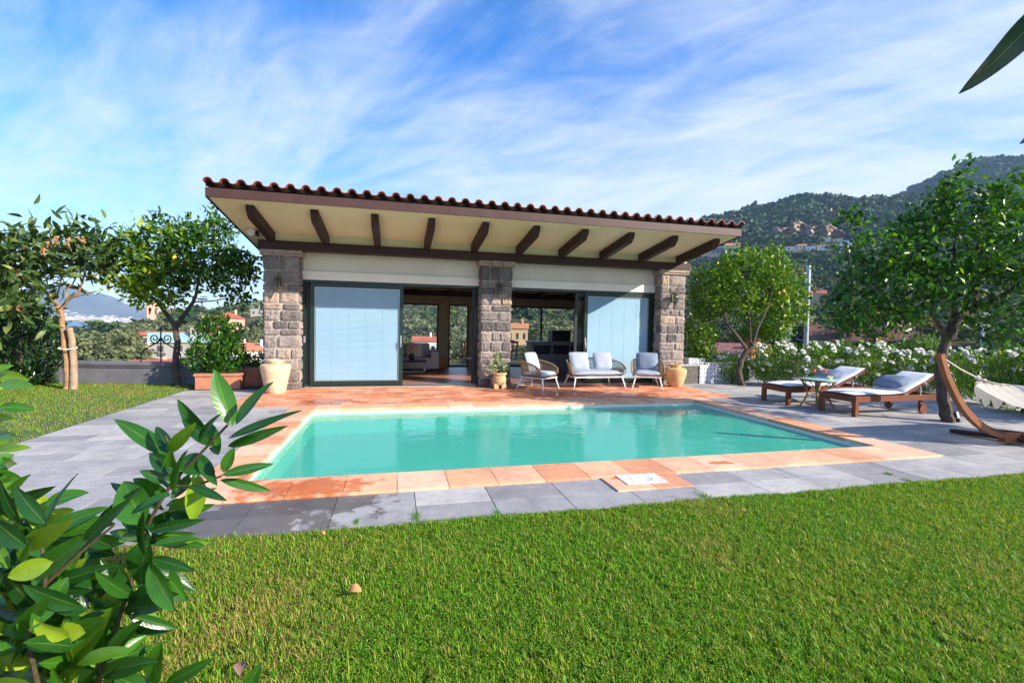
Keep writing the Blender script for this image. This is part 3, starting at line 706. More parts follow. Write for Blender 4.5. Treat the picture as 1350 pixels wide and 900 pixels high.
# floodlight under eave
p = aty(331, 306, 10.25); fo = empty('eave_floodlight', tuple(p), 0, 'small round white floodlight on the beam end under the left eave', 'floodlight')
mb = MB(); mb.lathe([(.02, -.05), (.05, -.045), (.068, -.02), (.072, .012), (.066, .02), (.060, .014), (.001, .013)], 20)
o = mb.build('lamp_head', mat('white_plastic', (.80, .82, .84), .35, .02), fo, 'auto'); o.rotation_euler = (math.radians(75), 0, .15); o.location = (0, -.02, 0)
mb = MB(); mb.tube([(0, .03, .0), (.06, .06, .0), (.08, .12, .01)], .014, 8); mb.box(.05, .11, .10, .16, -.05, .05); mb.build('bracket', M['black'], fo, 'auto')

# ================================================================ FURNITURE ON THE TERRACE
def cushion(mb, cx, cy, cz, sx, sy, sz, M_=None, n=10, pw=.38):
    V = []; fs = []
    for sgn in (1, -1):
        for j in range(n+1):
            for i in range(n+1):
                u = -1+2*i/n; v = -1+2*j/n
                th = (max(0, 1-abs(u)**3.0)*max(0, 1-abs(v)**3.0))**pw
                pinch = 1-.06*(abs(u*v))**2
                q = Vector((cx+u*sx/2*pinch, cy+v*sy/2*pinch, cz+sgn*th*sz/2+.004*math.sin(u*5+v*3)))
                V.append(M_ @ q if M_ is not None else q)
    s = (n+1)**2
    for k in range(2):
        for j in range(n):
            for i in range(n):
                a = k*s+j*(n+1)+i; f = (a, a+1, a+n+2, a+n+1); fs.append(f if k == 0 else f[::-1])
    mb.add(V, fs)
def rattan_seat(name, loc, rz, width, label, cat, group, pillows, cols):
    """local: faces -Y, seat centre at origin"""
    root = empty(name, loc, rz, label, cat, group); hw = width/2; dp = .36
    # white base
    mb = MB(); z = .27
    fr = [(-hw+.07, -.33, z), (hw-.07, -.33, z), (hw-.05, .1, z), (hw-.16, .32, z), (-hw+.16, .32, z), (-hw+.05, .1, z)]
    for a, b in zip(fr, fr[1:]+fr[:1]): mb.bar(a, b, .022, .022)
    mb.build('seat_frame', M['metalwhite'], root)
    for sx in (-1, 1):
        for (ax, ay, bx, by) in ((hw-.10, -.30, hw-.03, -.37), (hw-.17, .27, hw-.07, .36)):
            mb = MB(); mb.tube([(sx*ax, ay, z), (sx*bx, by, .0)], [.019, .011], 10); mb.build('leg', M['metalwhite'], root, 'auto')
    # U-shaped woven shell
    def U(t):  # t 0..1 around the back, from front-left to front-right
        a = math.pi*(1-t); c_, s_ = math.cos(a), math.sin(a)
        e = 2/3.2; x = hw*math.copysign(abs(c_)**e, c_); y = -.30+.68*abs(s_)**e
        return x, y
    def zr(t): return .47+.19*math.sin(math.pi*t)**.35
    NS = 40
    def row(v, out=.0):
        pts = []
        for k in range(NS+1):
            t_ = k/NS; x, y = U(t_); fl_ = 1-.16*(1-v)
            zb_ = .285; zt_ = zr(t_); pts.append((x*(fl_+out*.0), -.02+(y+.02)*(fl_), zb_+(zt_-zb_)*v))
        return pts
    rim = row(1.0); rim2 = row(0.0)
    mb = MB(); mb.tube(rim, .015, 8, .5); mb.tube(rim2, .012, 8, .5)
    mb.tube([rim[0], (rim[0][0]*.99, rim[0][1]-.012, (rim[0][2]+rim2[0][2])/2), rim2[0]], .014, 8, .5); mb.tube([rim[-1], (rim[-1][0]*.99, rim[-1][1]-.012, (rim[-1][2]+rim2[-1][2])/2), rim2[-1]], .014, 8, .5)
    mb.build('rattan_rim', M['rattan'], root, 'auto')
    mb = MB()
    for j in range(1, 11):
        pts = row(j/11); wob = [(p[0]*(1+.012*(1 if (k+j) % 2 else -1)), p[1]+.008*(1 if (k+j) % 2 else -1), p[2]+.003*math.sin(k*2.1+j)) for k, p in enumerate(pts)]
        mb.tube(wob, .0085, 5)
    for k in range(0, NS+1, 2):
        a, b = row(0.0)[k], row(1.0)[k]; mb.tube([a, row(.5)[k], b], .005, 5)
    mb.build('rattan_weave', M['rattan'], root, 'auto')
    mb = MB(); cushion(mb, 0, -.045, .345, width-.11, .62, .13, pw=.22); mb.build('seat_cushion', M['cush'], root, True)
    for (cx, w_, tilt, yaw_, col) in pillows:
        R = Matrix.Translation((cx, .13, .60)) @ Matrix.Rotation(yaw_, 4, 'Z') @ Matrix.Rotation(math.radians(90-tilt), 4, 'X')
        mb = MB(); cushion(mb, 0, 0, 0, w_, .46, .16, R, pw=.5); mb.build('back_pillow', M[col], root, True)
    return root
rattan_seat('rattan_armchair', (3.10, 10.10, .012), math.atan2(.64, .76), .74, 'rattan armchair with pale pillow beside the potted flowers, turned to the right', 'armchair', 'rattan seats on the terrace', [(-.02, .48, 18, .05, 'cushlight')], None)
rattan_seat('rattan_sofa', (4.52, 10.25, .012), .03, 1.36, 'two-seat rattan sofa with two grey pillows between the armchairs', 'sofa', 'rattan seats on the terrace', [(-.31, .50, 20, .06, 'cushlight'), (.29, .48, 20, -.08, 'cush')], None)
rattan_seat('rattan_armchair', (5.84, 10.12, .012), -math.atan2(.45, .9), .74, 'rattan armchair with slate blue pillow beside the clay jar and right pillar', 'armchair', 'rattan seats on the terrace', [(.0, .52, 18, .0, 'cushblue')], None)
# clay jars
def jar(loc, s, prof, m, label):
    o = empty('clay_jar', loc, 0, label, 'clay jar', 'clay jars beside the pillars')
    mb = MB(); mb.lathe([(r*s, z*s) for r, z in prof[0]], 32); mb.build('body', m, o, 'auto')
    mb = MB(); mb.lathe([(r*s, z*s) for r, z in prof[1]], 32); mb.build('neck', m, o, 'auto')
jar((-2.31, 10.13, .012), 1, ([(.17, 0), (.185, .02), (.22, .2), (.265, .42), (.285, .52), (.27, .56), (.17, .575)], [(.13, .57), (.145, .60), (.165, .625), (.165, .65), (.13, .655), (.12, .60), (.05, .58)]), M['palejar'], 'pale tapered clay jar in front of the left stone pillar')
jar((6.62, 10.13, .012), 1, ([(.13, 0), (.15, .02), (.20, .12), (.245, .28), (.262, .38), (.25, .43), (.20, .455), (.14, .46)], [(.12, .455), (.12, .48), (.15, .53), (.155, .55), (.13, .552), (.10, .49), (.05, .47)]), M['jar'], 'round ochre clay jar in front of the right stone pillar')

# ================================================================ LEAVES
def leaf_tpl(w=.42, fold=.25, droop=.18, n=4):
    """leaf along +Y, unit length. returns V (k,3), F(tri)"""
    V = []; t_ = np.linspace(0, 1, n+1)
    for t0 in t_:
        wd = w*.5*math.sin(math.pi*min(1, t0**.8))**.8 if 0 < t0 < 1 else 0
        z = -droop*t0*t0
        V += [(-wd, t0, z+fold*wd), (0, t0, z), (wd, t0, z+fold*wd)]
    Fc = []
    for i in range(n):
        a = 3*i; b = a+3
        Fc += [(a, a+1, b+1), (a, b+1, b), (a+1, a+2, b+2), (a+1, b+2, b+1)]
    return np.array(V), np.array(Fc)
T_SM = (np.array([(-.0, 0, 0), (-.24, .45, .05), (.24, .45, .05), (0, 1, -.08)]), np.array([(0, 3, 1), (0, 2, 3)]))
T_MD = leaf_tpl(.42, .3, .25, 3); T_LQ = leaf_tpl(.31, .3, .35, 3)
def scatter_leaves(P, Dr, size, tpl, spread=.9, up=.35, shade=None, jsize=.3):
    """P (n,3) base points, Dr (n,3) direction hints"""
    n = len(P)
    d = Dr+RNG.normal(0, spread, (n, 3)); d /= np.linalg.norm(d, axis=1)[:, None]+1e-9
    nu = RNG.normal(0, .6, (n, 3))+np.array([0, 0, up*3]); x = np.cross(d, nu); x /= np.linalg.norm(x, axis=1)[:, None]+1e-9
    z = np.cross(x, d)
    s = size*(1+RNG.uniform(-jsize, jsize, n))
    T, Ft = tpl; k = len(T)
    V = P[:, None, :]+s[:, None, None]*(T[None, :, 0:1]*x[:, None, :]+T[None, :, 1:2]*d[:, None, :]+T[None, :, 2:3]*z[:, None, :])
    Fc = (np.arange(n)*k)[:, None, None]+Ft[None]
    if shade is None: shade = np.clip(RNG.normal(.45, .22, n), 0, 1)
    return V.reshape(-1, 3), Fc.reshape(-1, 3), np.repeat(shade, k)
def in_ells(ells, n):
    """sample points biased to the outer shell of a union of ellipsoids"""
    out = []
    w_ = np.array([e[2] for e in ells]); w_ = w_/w_.sum()
    for e, m in zip(ells, (w_*n).astype(int)+1):
        u = RNG.normal(size=(m, 3)); u /= np.linalg.norm(u, axis=1)[:, None]
        r = RNG.uniform(.25, 1, m)**.45
        out.append(np.array(e[0])+u*r[:, None]*np.array(e[1]))
    return np.concatenate(out)
def smooth_path(pts, n=6):
    P = [Vector(p) for p in pts]; out = []
    for i in range(len(P)-1):
        p0 = P[max(0, i-1)]; p1 = P[i]; p2 = P[i+1]; p3 = P[min(len(P)-1, i+2)]
        for k in range(n):
            t_ = k/n; out.append(.5*((2*p1)+(-p0+p2)*t_+(2*p0-5*p1+4*p2-p3)*t_*t_+(-p0+3*p1-3*p2+p3)*t_**3))
    out.append(P[-1]); return out
def tree(name, label, limbs, ells, ntw, lpt, lsize, leafm, barkm, tpl=T_SM, rad=.16, group=None, twr=.006, cat='tree', bright=None, up=.10, twmax=.9):
    base = limbs[0][0][0]
    root = empty(name, tuple(base), 0, label, cat, group); B0 = Vector(base)
    tr = MB(); nodes = []
    for pts, r0, r1 in limbs:
        sp_ = smooth_path(pts, 6); m = len(sp_)
        jit = [p+Vector((random.uniform(-1, 1), random.uniform(-1, 1), random.uniform(-.3, .3)))*r0*.14 for p in sp_]
        tr.tube([p-B0 for p in jit], [r0+(r1-r0)*(i/(m-1))**.8 for i in range(m)], 9)
        zmin = jit[0].z+ (0 if r0 < .035 else .55*(jit[-1].z-jit[0].z))
        nodes += [(np.array(p), r0+(r1-r0)*i/(m-1)) for i, p in enumerate(jit) if p.z > zmin-.01]
    tw = in_ells(ells, ntw)
    NP = np.array([a for a, b in nodes]); NR = [b for a, b in nodes]
    order = np.argsort([np.min(np.linalg.norm(NP-t_, axis=1)) for t_ in tw])
    ends = []; dirs = []
    NPl = list(NP)
    for i in order:
        t_ = tw[i]; A = np.array(NPl); d = np.linalg.norm(A-t_, axis=1)+.35*np.clip(A[:, 2]-t_[2], 0, 9); j = int(np.argmin(d)); p = A[j]
        v = t_-p; L_ = np.linalg.norm(v)
        if L_ < .03: continue
        midp = p+v*.5+RNG.normal(0, .09, 3)*L_+np.array([0, 0, .05*L_])
        r = min(NR[j]*.8, twr*(1+2.2*L_))
        tr.tube([Vector(p)-B0, Vector(midp)-B0, Vector(t_)-B0], [r, r*.75, r*.4], 5)
        if L_ > .12: NPl.append(midp); NR.append(r*.75)
        NPl.append(t_); NR.append(r*.5)
        nk = max(1, int(min(L_, twmax)/.12))
        for k in range(nk):
            ends.append(t_-(t_-midp)*(k/nk)*.9); dirs.append(v/L_)
    tr.build('trunk', barkm, root, 'auto')
    E_ = np.array(ends); Dd = np.array(dirs); n = len(E_)
    reps = np.maximum(1, RNG.poisson(lpt, n)); idx = np.repeat(np.arange(n), reps)
    cs = np.clip(RNG.normal(.42, .16, n), 0, 1)[idx]
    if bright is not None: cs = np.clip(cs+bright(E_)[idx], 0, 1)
    P = E_[idx]+RNG.normal(0, lsize*.75, (len(idx), 3))
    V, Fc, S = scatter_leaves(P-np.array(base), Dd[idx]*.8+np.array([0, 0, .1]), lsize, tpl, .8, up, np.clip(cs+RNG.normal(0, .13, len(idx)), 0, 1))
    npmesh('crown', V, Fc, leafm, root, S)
    return root
def A(px_, py_, D_): return tuple(atd(px_, py_, D_))
def ell(px_, py_, D_, rx, rz, ry=None, w=None):
    c = atd(px_, py_, D_); k = D_/F; X = rx*k; Z = rz*k; Yr = ry if ry else (X+Z)/2
    return (c, (X, Yr, Z), w if w else X*Z)
def fruits(root, pts, r, m, name='lemon'):
    for p in pts:
        mb = MB(); prof = [(.001, -1.25), (.25, -1.1), (.7, -.65), (.95, 0), (.7, .65), (.25, 1.05), (.001, 1.3)]
        mb.lathe([(a*r, b*r) for a, b in prof], 10); o = mb.build(name, m, root, True); o.location = tuple(np.array(p)-np.array(root.location)); o.rotation_euler = (random.uniform(-.5, .5), random.uniform(-.5, .5), 0)
# right big lemon tree (near)
b = tuple(onz(1250, 556)); D4 = 7.0
dt = np.array(b)-EYE; D4 = float(dt@fw); G4 = D4-.45
tr4 = tree('lemon_tree', 'large dark green lemon tree behind the hammock, trunk rising from the paving', [
  ([b, A(1243, 520, D4), A(1240, 480, D4), A(1250, 440, D4)], .095, .065),
  ([A(1250, 445, D4), A(1262, 420, D4-.05), A(1288, 405, D4-.1), A(1330, 385, D4-.3), A(1370, 350, D4-.4)], .085, .03),
  ([A(1250, 445, D4), A(1232, 420, D4), A(1215, 385, D4), A(1190, 345, D4)], .045, .018),
  ([A(1255, 440, D4), A(1258, 400, D4), A(1256, 360, D4), A(1262, 300, D4)], .045, .018),
  ([A(1288, 405, D4-.1), A(1282, 370, D4-.2), A(1290, 320, D4-.3), A(1300, 270, D4-.2)], .04, .015)],
  [ell(1185, 378, G4, 66, 46, .7), ell(1262, 325, G4, 70, 66, .9), ell(1330, 385, G4-.2, 50, 50, .8), ell(1275, 270, G4, 40, 36, .5), ell(1160, 340, G4, 56, 34, .6), ell(1350, 320, G4-.3, 55, 62, .8), ell(1122, 405, G4, 34, 30, .4), ell(1262, 234, G4, 12, 16, .15), ell(1123, 288, G4+.2, 9, 14, .1), ell(1340, 250, G4-.3, 10, 34, .2), ell(1160, 420, G4, 60, 20, .5), ell(1235, 262, G4, 12, 12, .15), ell(1215, 300, G4, 26, 20, .3), ell(1330, 445, G4-.5, 36, 14, .4), ell(1305, 262, G4, 14, 18, .2)],
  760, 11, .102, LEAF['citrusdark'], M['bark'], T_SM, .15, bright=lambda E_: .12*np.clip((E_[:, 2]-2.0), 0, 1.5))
fruits(tr4, [A(1140, 432, D4+.05), A(1160, 446, D4+.0), A(1176, 442, D4), A(1168, 437, D4+.1)], .035, M['lemon'])
# lemon tree behind the loungers
b = tuple(onz(978, 508)); D3 = float((np.array(b)-EYE)@fw); E3 = D3+.4
tr3 = tree('lemon_tree', 'bright yellow-green lemon tree right of the pavilion with a few yellow fruits', [
  ([b, A(974, 490, D3), A(980, 470, D3), A(992, 455, D3)], .09, .06),
  ([A(986, 462, D3), A(970, 440, D3), A(958, 425, D3+.1), A(952, 400, D3+.1)], .05, .02),
  ([A(992, 455, D3), A(1000, 430, D3), A(1012, 405, D3), A(1020, 370, D3)], .045, .018),
  ([A(990, 452, D3), A(988, 425, D3+.1), A(985, 390, D3+.1), A(985, 350, D3)], .04, .015)],
  [ell(985, 380, E3, 62, 42, .8, ), ell(940, 385, E3, 32, 40, .7), ell(1025, 385, E3, 34, 40, .6), ell(1020, 428, E3, 32, 22, .4), ell(925, 440, E3+.2, 22, 48, .4), ell(985, 350, E3, 40, 22, .5), ell(1020, 340, E3, 14, 18, .2), ell(917, 475, E3+.3, 14, 24, .3), ell(1050, 400, E3, 12, 30, .3)],
  760, 14, .108, LEAF['citrusbright'], M['bark'], T_SM, .09)
fruits(tr3, [A(1027, 386, D3-.25), A(1033, 383, D3-.2), A(946, 347, D3-.1), A(962, 350, D3-.1), A(972, 335, D3), A(1006, 345, D3)], .032, M['lemon'])
# orange tree on the side lawn
b = tuple(onz(235, 508)); D2 = float((np.array(b)-EYE)@fw)
tr2 = tree('orange_tree', 'forked citrus tree left of the pavilion at the lawn corner', [
  ([b, A(231, 485, D2), A(234, 455, D2), A(231, 428, D2)], .075, .055),
  ([A(231, 430, D2), A(215, 408, D2), A(205, 395, D2), A(180, 378, D2)], .05, .02),
  ([A(232, 430, D2), A(245, 412, D2), A(256, 395, D2), A(262, 370, D2), A(270, 340, D2)], .055, .018),
  ([A(256, 398, D2), A(285, 396, D2), A(310, 390, D2+.1)], .016, .008), ([A(256, 392, D2), A(235, 385, D2-.1), A(210, 383, D2-.1)], .016, .008)],
  [ell(215, 330, D2, 50, 34, .8), ell(265, 335, D2, 44, 40, .8), ell(175, 350, D2, 36, 38, .7), ell(300, 355, D2, 30, 34, .5), ell(215, 375, D2-.3, 40, 26, .5), ell(230, 300, D2, 36, 14, .3), ell(195, 385, D2-.3, 22, 20, .3), ell(300, 305, D2+.1, 12, 12, .2), ell(325, 355, D2, 14, 16, .2), ell(282, 290, D2, 14, 12, .2), ell(310, 392, D2, 18, 8, .2)],
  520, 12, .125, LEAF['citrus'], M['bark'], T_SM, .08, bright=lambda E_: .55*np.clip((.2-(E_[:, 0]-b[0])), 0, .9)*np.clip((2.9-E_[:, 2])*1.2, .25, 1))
fruits(tr2, [A(230, 340, D2-.6), A(196, 359, D2-.5)], .045, M['lemon'], 'fruit')
# loquat
b = tuple(onz(88, 513)); D1 = float((np.array(b)-EYE)@fw)
tr1 = tree('loquat_tree', 'loquat tree with long leaves and tan flower heads tied to a stake', [
  ([b, A(89, 480, D1), A(84, 445, D1), A(80, 408, D1)], .06, .045),
  ([A(80, 410, D1), A(70, 395, D1), A(50, 375, D1), A(20, 350, D1)], .05, .02),
  ([A(81, 408, D1), A(90, 395, D1), A(104, 385, D1), A(112, 360, D1)], .035, .015),
  ([A(88, 397, D1), A(88, 382, D1), A(97, 372, D1), A(105, 350, D1)], .018, .01), ([A(101, 391, D1), A(118, 386, D1), A(130, 384, D1)], .016, .008), ([A(72, 398, D1), A(78, 380, D1), A(84, 355, D1)], .02, .01)],
  [ell(75, 338, D1, 60, 26, .8), ell(20, 350, D1-.4, 50, 42, .8), ell(122, 340, D1, 32, 28, .6), ell(30, 400, D1-.8, 34, 18, .4), ell(100, 310, D1, 22, 12, .3), ell(-25, 360, D1-.4, 30, 50, .6)],
  220, 7, .24, LEAF['loquat'], M['barkpale'], T_LQ, .07, bright=lambda E_: .1*RNG.normal(0, 1, len(E_)))
M['fl'] = mat('loquat_flowers', (.38, .22, .11), .8, .3, 20)
for (px_, py_) in [(62, 325), (58, 333), (72, 318), (22, 362), (25, 408), (90, 322), (35, 330), (108, 318), (10, 318), (-5, 380)]:
    c = Vector(A(px_, py_, D1-.7))-Vector(tr1.location); fm = MB()
    fm.tube([c+Vector((0, .1, -.12)), c, c+Vector((0, 0, .09))], [.006, .008, .004], 5)
    for k in range(15):
        q = Vector([random.gauss(0, .028) for _ in range(2)]+[random.gauss(.03, .04)]); s_ = random.uniform(.016, .028)
        fm.lathe([(.001, -s_), (s_, 0), (.001, s_)], 5, c+q)
    fm.build('flower_head', M['fl'], tr1)
st = empty('tree_stake', tuple(onz(97, 513)), 0, 'thick pale wooden stake tied beside the loquat trunk', 'stake')
mb = MB(); mb.tube([(0, 0, 0), (.01, 0, .5), (-.02, 0, 1.0), (-.06, 0, 1.22)], [.068, .06, .056, .052], 10); mb.build('post', M['stake'], st, 'auto')
mb = MB(); mb.tube([(math.cos(a)*.15-.09, math.sin(a)*.10, .82+.02*math.sin(a)) for a in [k*math.pi/6 for k in range(12)]], .012, 6, closed=True); mb.build('tie', M['rope'], st)
# generic bush
def bush(name, label, cat, ells_, n, lsize, leafm, base, tpl=T_SM, group=None, stems=5, up=.06):
    root = empty(name, tuple(base), 0, label, cat, group); B0 = np.array(base)
    P = in_ells(ells_, n); n = len(P); c0 = np.mean([e[0] for e in ells_], axis=0)
    Dn = P-np.array([B0[0], B0[1], P[:, 2].min()-.3]); Dn /= np.linalg.norm(Dn, axis=1)[:, None]
    cid = RNG.integers(0, max(4, n//14), n); cc = RNG.normal(0, .14, cid.max()+1)
    V, Fc, S = scatter_leaves(P-B0, Dn, lsize, tpl, .6, up, np.clip(.45+cc[cid]+RNG.normal(0, .16, n), 0, 1))
    npmesh('foliage', V, Fc, leafm, root, S)
    mb = MB()
    for k in range(stems):
        e = random.choice(ells_); tip = np.array(e[0])+np.array([random.uniform(-.6, .6)*e[1][0], random.uniform(-.5, .5)*e[1][1], random.uniform(0, .6)*e[1][2]])-B0
        mb.tube([(random.uniform(-.05, .05), random.uniform(-.05, .05), 0), tuple(tip*.5+np.array([random.uniform(-.05, .05), 0, 0])), tuple(tip)], [.015, .011, .005], 6)
    mb.build('stems', M['bark'], root, 'auto')
    return root
# dark bush at left
bq = onz(30, 508); Db = float((bq-EYE)@fw)
bush('laurel_bush', 'big dark green laurel bush at the left behind the loquat tree', 'bush', [ell(30, 455, Db, 48, 52, .9), ell(-25, 440, Db, 60, 70, 1.1), ell(10, 495, Db, 60, 22, .8), ell(15, 415, Db, 30, 22, .5)], 6500, .12, LEAF['bush'], bq)
# terracotta troughs with shrubs
def trough(name, loc, rz, L, W_, h, label, cat='planter'):
    o = empty(name, loc, rz, label, cat, 'terracotta planters by the pavilion')
    mb = MB(); mb.box(-L/2, L/2, -W_/2, W_/2, 0, h-.06, bev=.01); mb.box(-L/2-.025, L/2+.025, -W_/2-.025, W_/2+.025, h-.06, h, bev=.012); mb.build('box', M['trough'], o)
    mb = MB(); mb.box(-L/2+.01, L/2-.01, -W_/2+.01, W_/2-.01, h, h+.006); mb.build('earth', M['soil'], o)
p1 = (-3.55, 11.0, 0); trough('planter_box', p1, 0.02, .82, .45, .33, 'red-brown terracotta planter box under the dense shrub, nearest the lawn')
D5 = float((np.array(p1)-EYE)@fw)
bush('camellia_shrub', 'dense dark shrub growing in the terracotta planter box left of the pavilion', 'shrub', [ell(283, 455, D5, 30, 36, .4), ell(268, 475, D5, 22, 22, .4), ell(300, 470, D5, 22, 30, .4), ell(285, 430, D5, 18, 16, .25), ell(310, 440, D5, 10, 14, .2)], 2600, .09, LEAF['citrusdark'], (-3.55, 11.0, .33))
p2 = (-2.95, 11.5, 0); trough('planter_box', p2, .5, .9, .42, .40, 'darker terracotta planter box half hidden beside the left pillar')
D6 = float((np.array(p2)-EYE)@fw)
bush('garden_shrub', 'low green shrub with pale flowers beside the left pillar', 'shrub', [ell(322, 487, D6+.8, 26, 14, .4), ell(335, 478, D6+1, 22, 14, .4)], 1400, .08, LEAF['brightbush'], (-2.7, 12.6, 0))
# small pot of white flowers at the middle pillar
fp = empty('flower_pot', (2.25, 10.24, .012), 0, 'ochre lion-foot flower pot at the foot of the middle pillar', 'flower pot')
mb = MB(); mb.lathe([(.13, .09), (.15, .10), (.165, .16), (.16, .24), (.135, .285), (.14, .30), (.165, .32), (.165, .355), (.14, .36), (.12, .34)], 24); mb.build('bowl', M['jar'], fp, 'auto')
for k in range(4):
    a = k*math.pi/2+.78; mb = MB(); mb.box(-.05, .05, -.05, .05, 0, .12, M=Matrix.Translation((math.cos(a)*.12, math.sin(a)*.12, 0)), bev=.018); mb.build('foot', M['jar'], fp)
D7 = float((np.array((2.25, 10.24, 0))-EYE)@fw)
pr_ = bush('potted_plant', 'small leafy plant with white blooms in the pot at the middle pillar', 'plant', [ell(657, 483, D7, 12, 8, .14), ell(655, 473, D7, 7, 10, .1), ell(664, 487, D7, 9, 5, .1), ell(645, 488, D7, 6, 4, .1)], 330, .05, LEAF['brightbush'], (2.25, 10.24, .36))
for k in range(6):
    mb = MB(); mb.lathe([(.001, -.012), (.022, 0), (.012, .014), (.001, .016)], 7); o = mb.build('bloom', M['petal'], pr_, True); o.location = (random.uniform(-.13, .15), random.uniform(-.16, -.05), random.uniform(.05, .2))

# ================================================================ ROSE HEDGE
def rose(loc, rx, ry, h, label, nl=1500, nb=22):
    c = np.array([loc[0], loc[1], 0.])
    h *= 1.16; nl = int(nl*2.0)
    root = bush('rose_bush', label, 'rose bush', [(c+[0, 0, h*.45], (rx, ry, h*.5), 1), (c+[rx*.4, -ry*.2, h*.62], (rx*.5, ry*.7, h*.38), .6), (c+[-rx*.5, 0, h*.55], (rx*.5, ry*.7, h*.4), .6), (c+[0, -ry*.3, h*.25], (rx*.95, ry*.8, h*.25), .6)], nl, .062, LEAF['rose'], tuple(c), group='white rose bushes of the hedge', stems=7)
    nb = int(nb*1.7); mb = MB(); R_ = .052
    for (r_, z_, n_) in ((.6, .9, 5), (.95, .55, 6), (1.15, .15, 7)):
        for k in range(n_):
            a = 2*math.pi*(k+.3*r_)/n_; ca, sa = math.cos(a), math.sin(a); q = R_*r_
            V = []
            for (u, v) in ((0, 0), (.5, -.55), (.5, .55), (1.0, -.35), (1.0, .35)):
                rr = q*u; V.append((ca*rr-sa*q*v, sa*rr+ca*q*v, R_*(z_*.8*u**.7-.15)))
            mb.add(V, [(0, 1, 2), (1, 3, 4, 2)])
    for k in range(5): mb.lathe([(.001, -.2*R_), (.42*R_, .3*R_), (.25*R_, .8*R_), (.001, .85*R_)], 6)
    proto = None
    for k in range(nb):
        a = random.uniform(math.pi*.9, math.pi*2.1); t_ = random.uniform(.35, 1)
        zz_ = h*(.50+.56*math.sqrt(max(0, 1-(t_*.85)**2))*random.uniform(.75, 1.05))
        if random.random() < .45: zz_ = h*random.uniform(.35, .85); t_ = 1.05; a = random.uniform(math.pi*1.05, math.pi*1.9)
        q = (math.cos(a)*rx*t_*1.02, math.sin(a)*ry*t_*1.02, zz_)
        if proto is None: proto = mb.build('blossom', M['petal'], root, False); o = proto
        else: o = proto.copy(); C.objects.link(o); o.parent = root
        o.location = q; s_ = random.uniform(.7, 1.25); o.scale = (s_, s_, s_); o.rotation_euler = (random.uniform(.1, 1.2), random.uniform(-.4, .4), random.uniform(-.6, .6))
hedge = [(8.75, 10.75, .5, .4, .75, 'small white rose bush at the tiled wall beside the lemon trunk', 900, 10),
 (9.55, 10.25, .6, .45, .95, 'rose bush with scattered white roses left of the tall steel pole', 1700, 20),
 (10.35, 9.55, .65, .5, 1.0, 'rose bush under the tall steel pole', 1700, 22),
 (11.2, 9.0, .6, .5, 1.0, 'rose bush right of the steel pole behind the farther lounger', 1600, 22),
 (12.0, 8.6, .6, .5, .85, 'rose bush behind the raised back of the farther lounger', 1500, 26),
 (12.4, 7.9, .6, .5, .95, 'rose bush behind the nearer lounger', 1700, 28),
 (11.6, 6.75, .6, .6, .98, 'rose bush behind the lemon trunk and lounger head', 1900, 26),
 (11.15, 6.05, .6, .6, 1.12, 'tall rose bush right behind the hammock post', 2300, 34),
 (11.3, 5.3, .7, .6, 1.15, 'rose bush behind the hammock rope with big white roses', 2300, 34),
 (11.6, 4.6, .7, .6, 1.15, 'rightmost rose bush at the picture edge behind the hammock', 2000, 26)]
for (x, y, rx, ry, h, lb, nl, nb) in hedge: rose((x, y), rx, ry, h, lb, nl, nb)

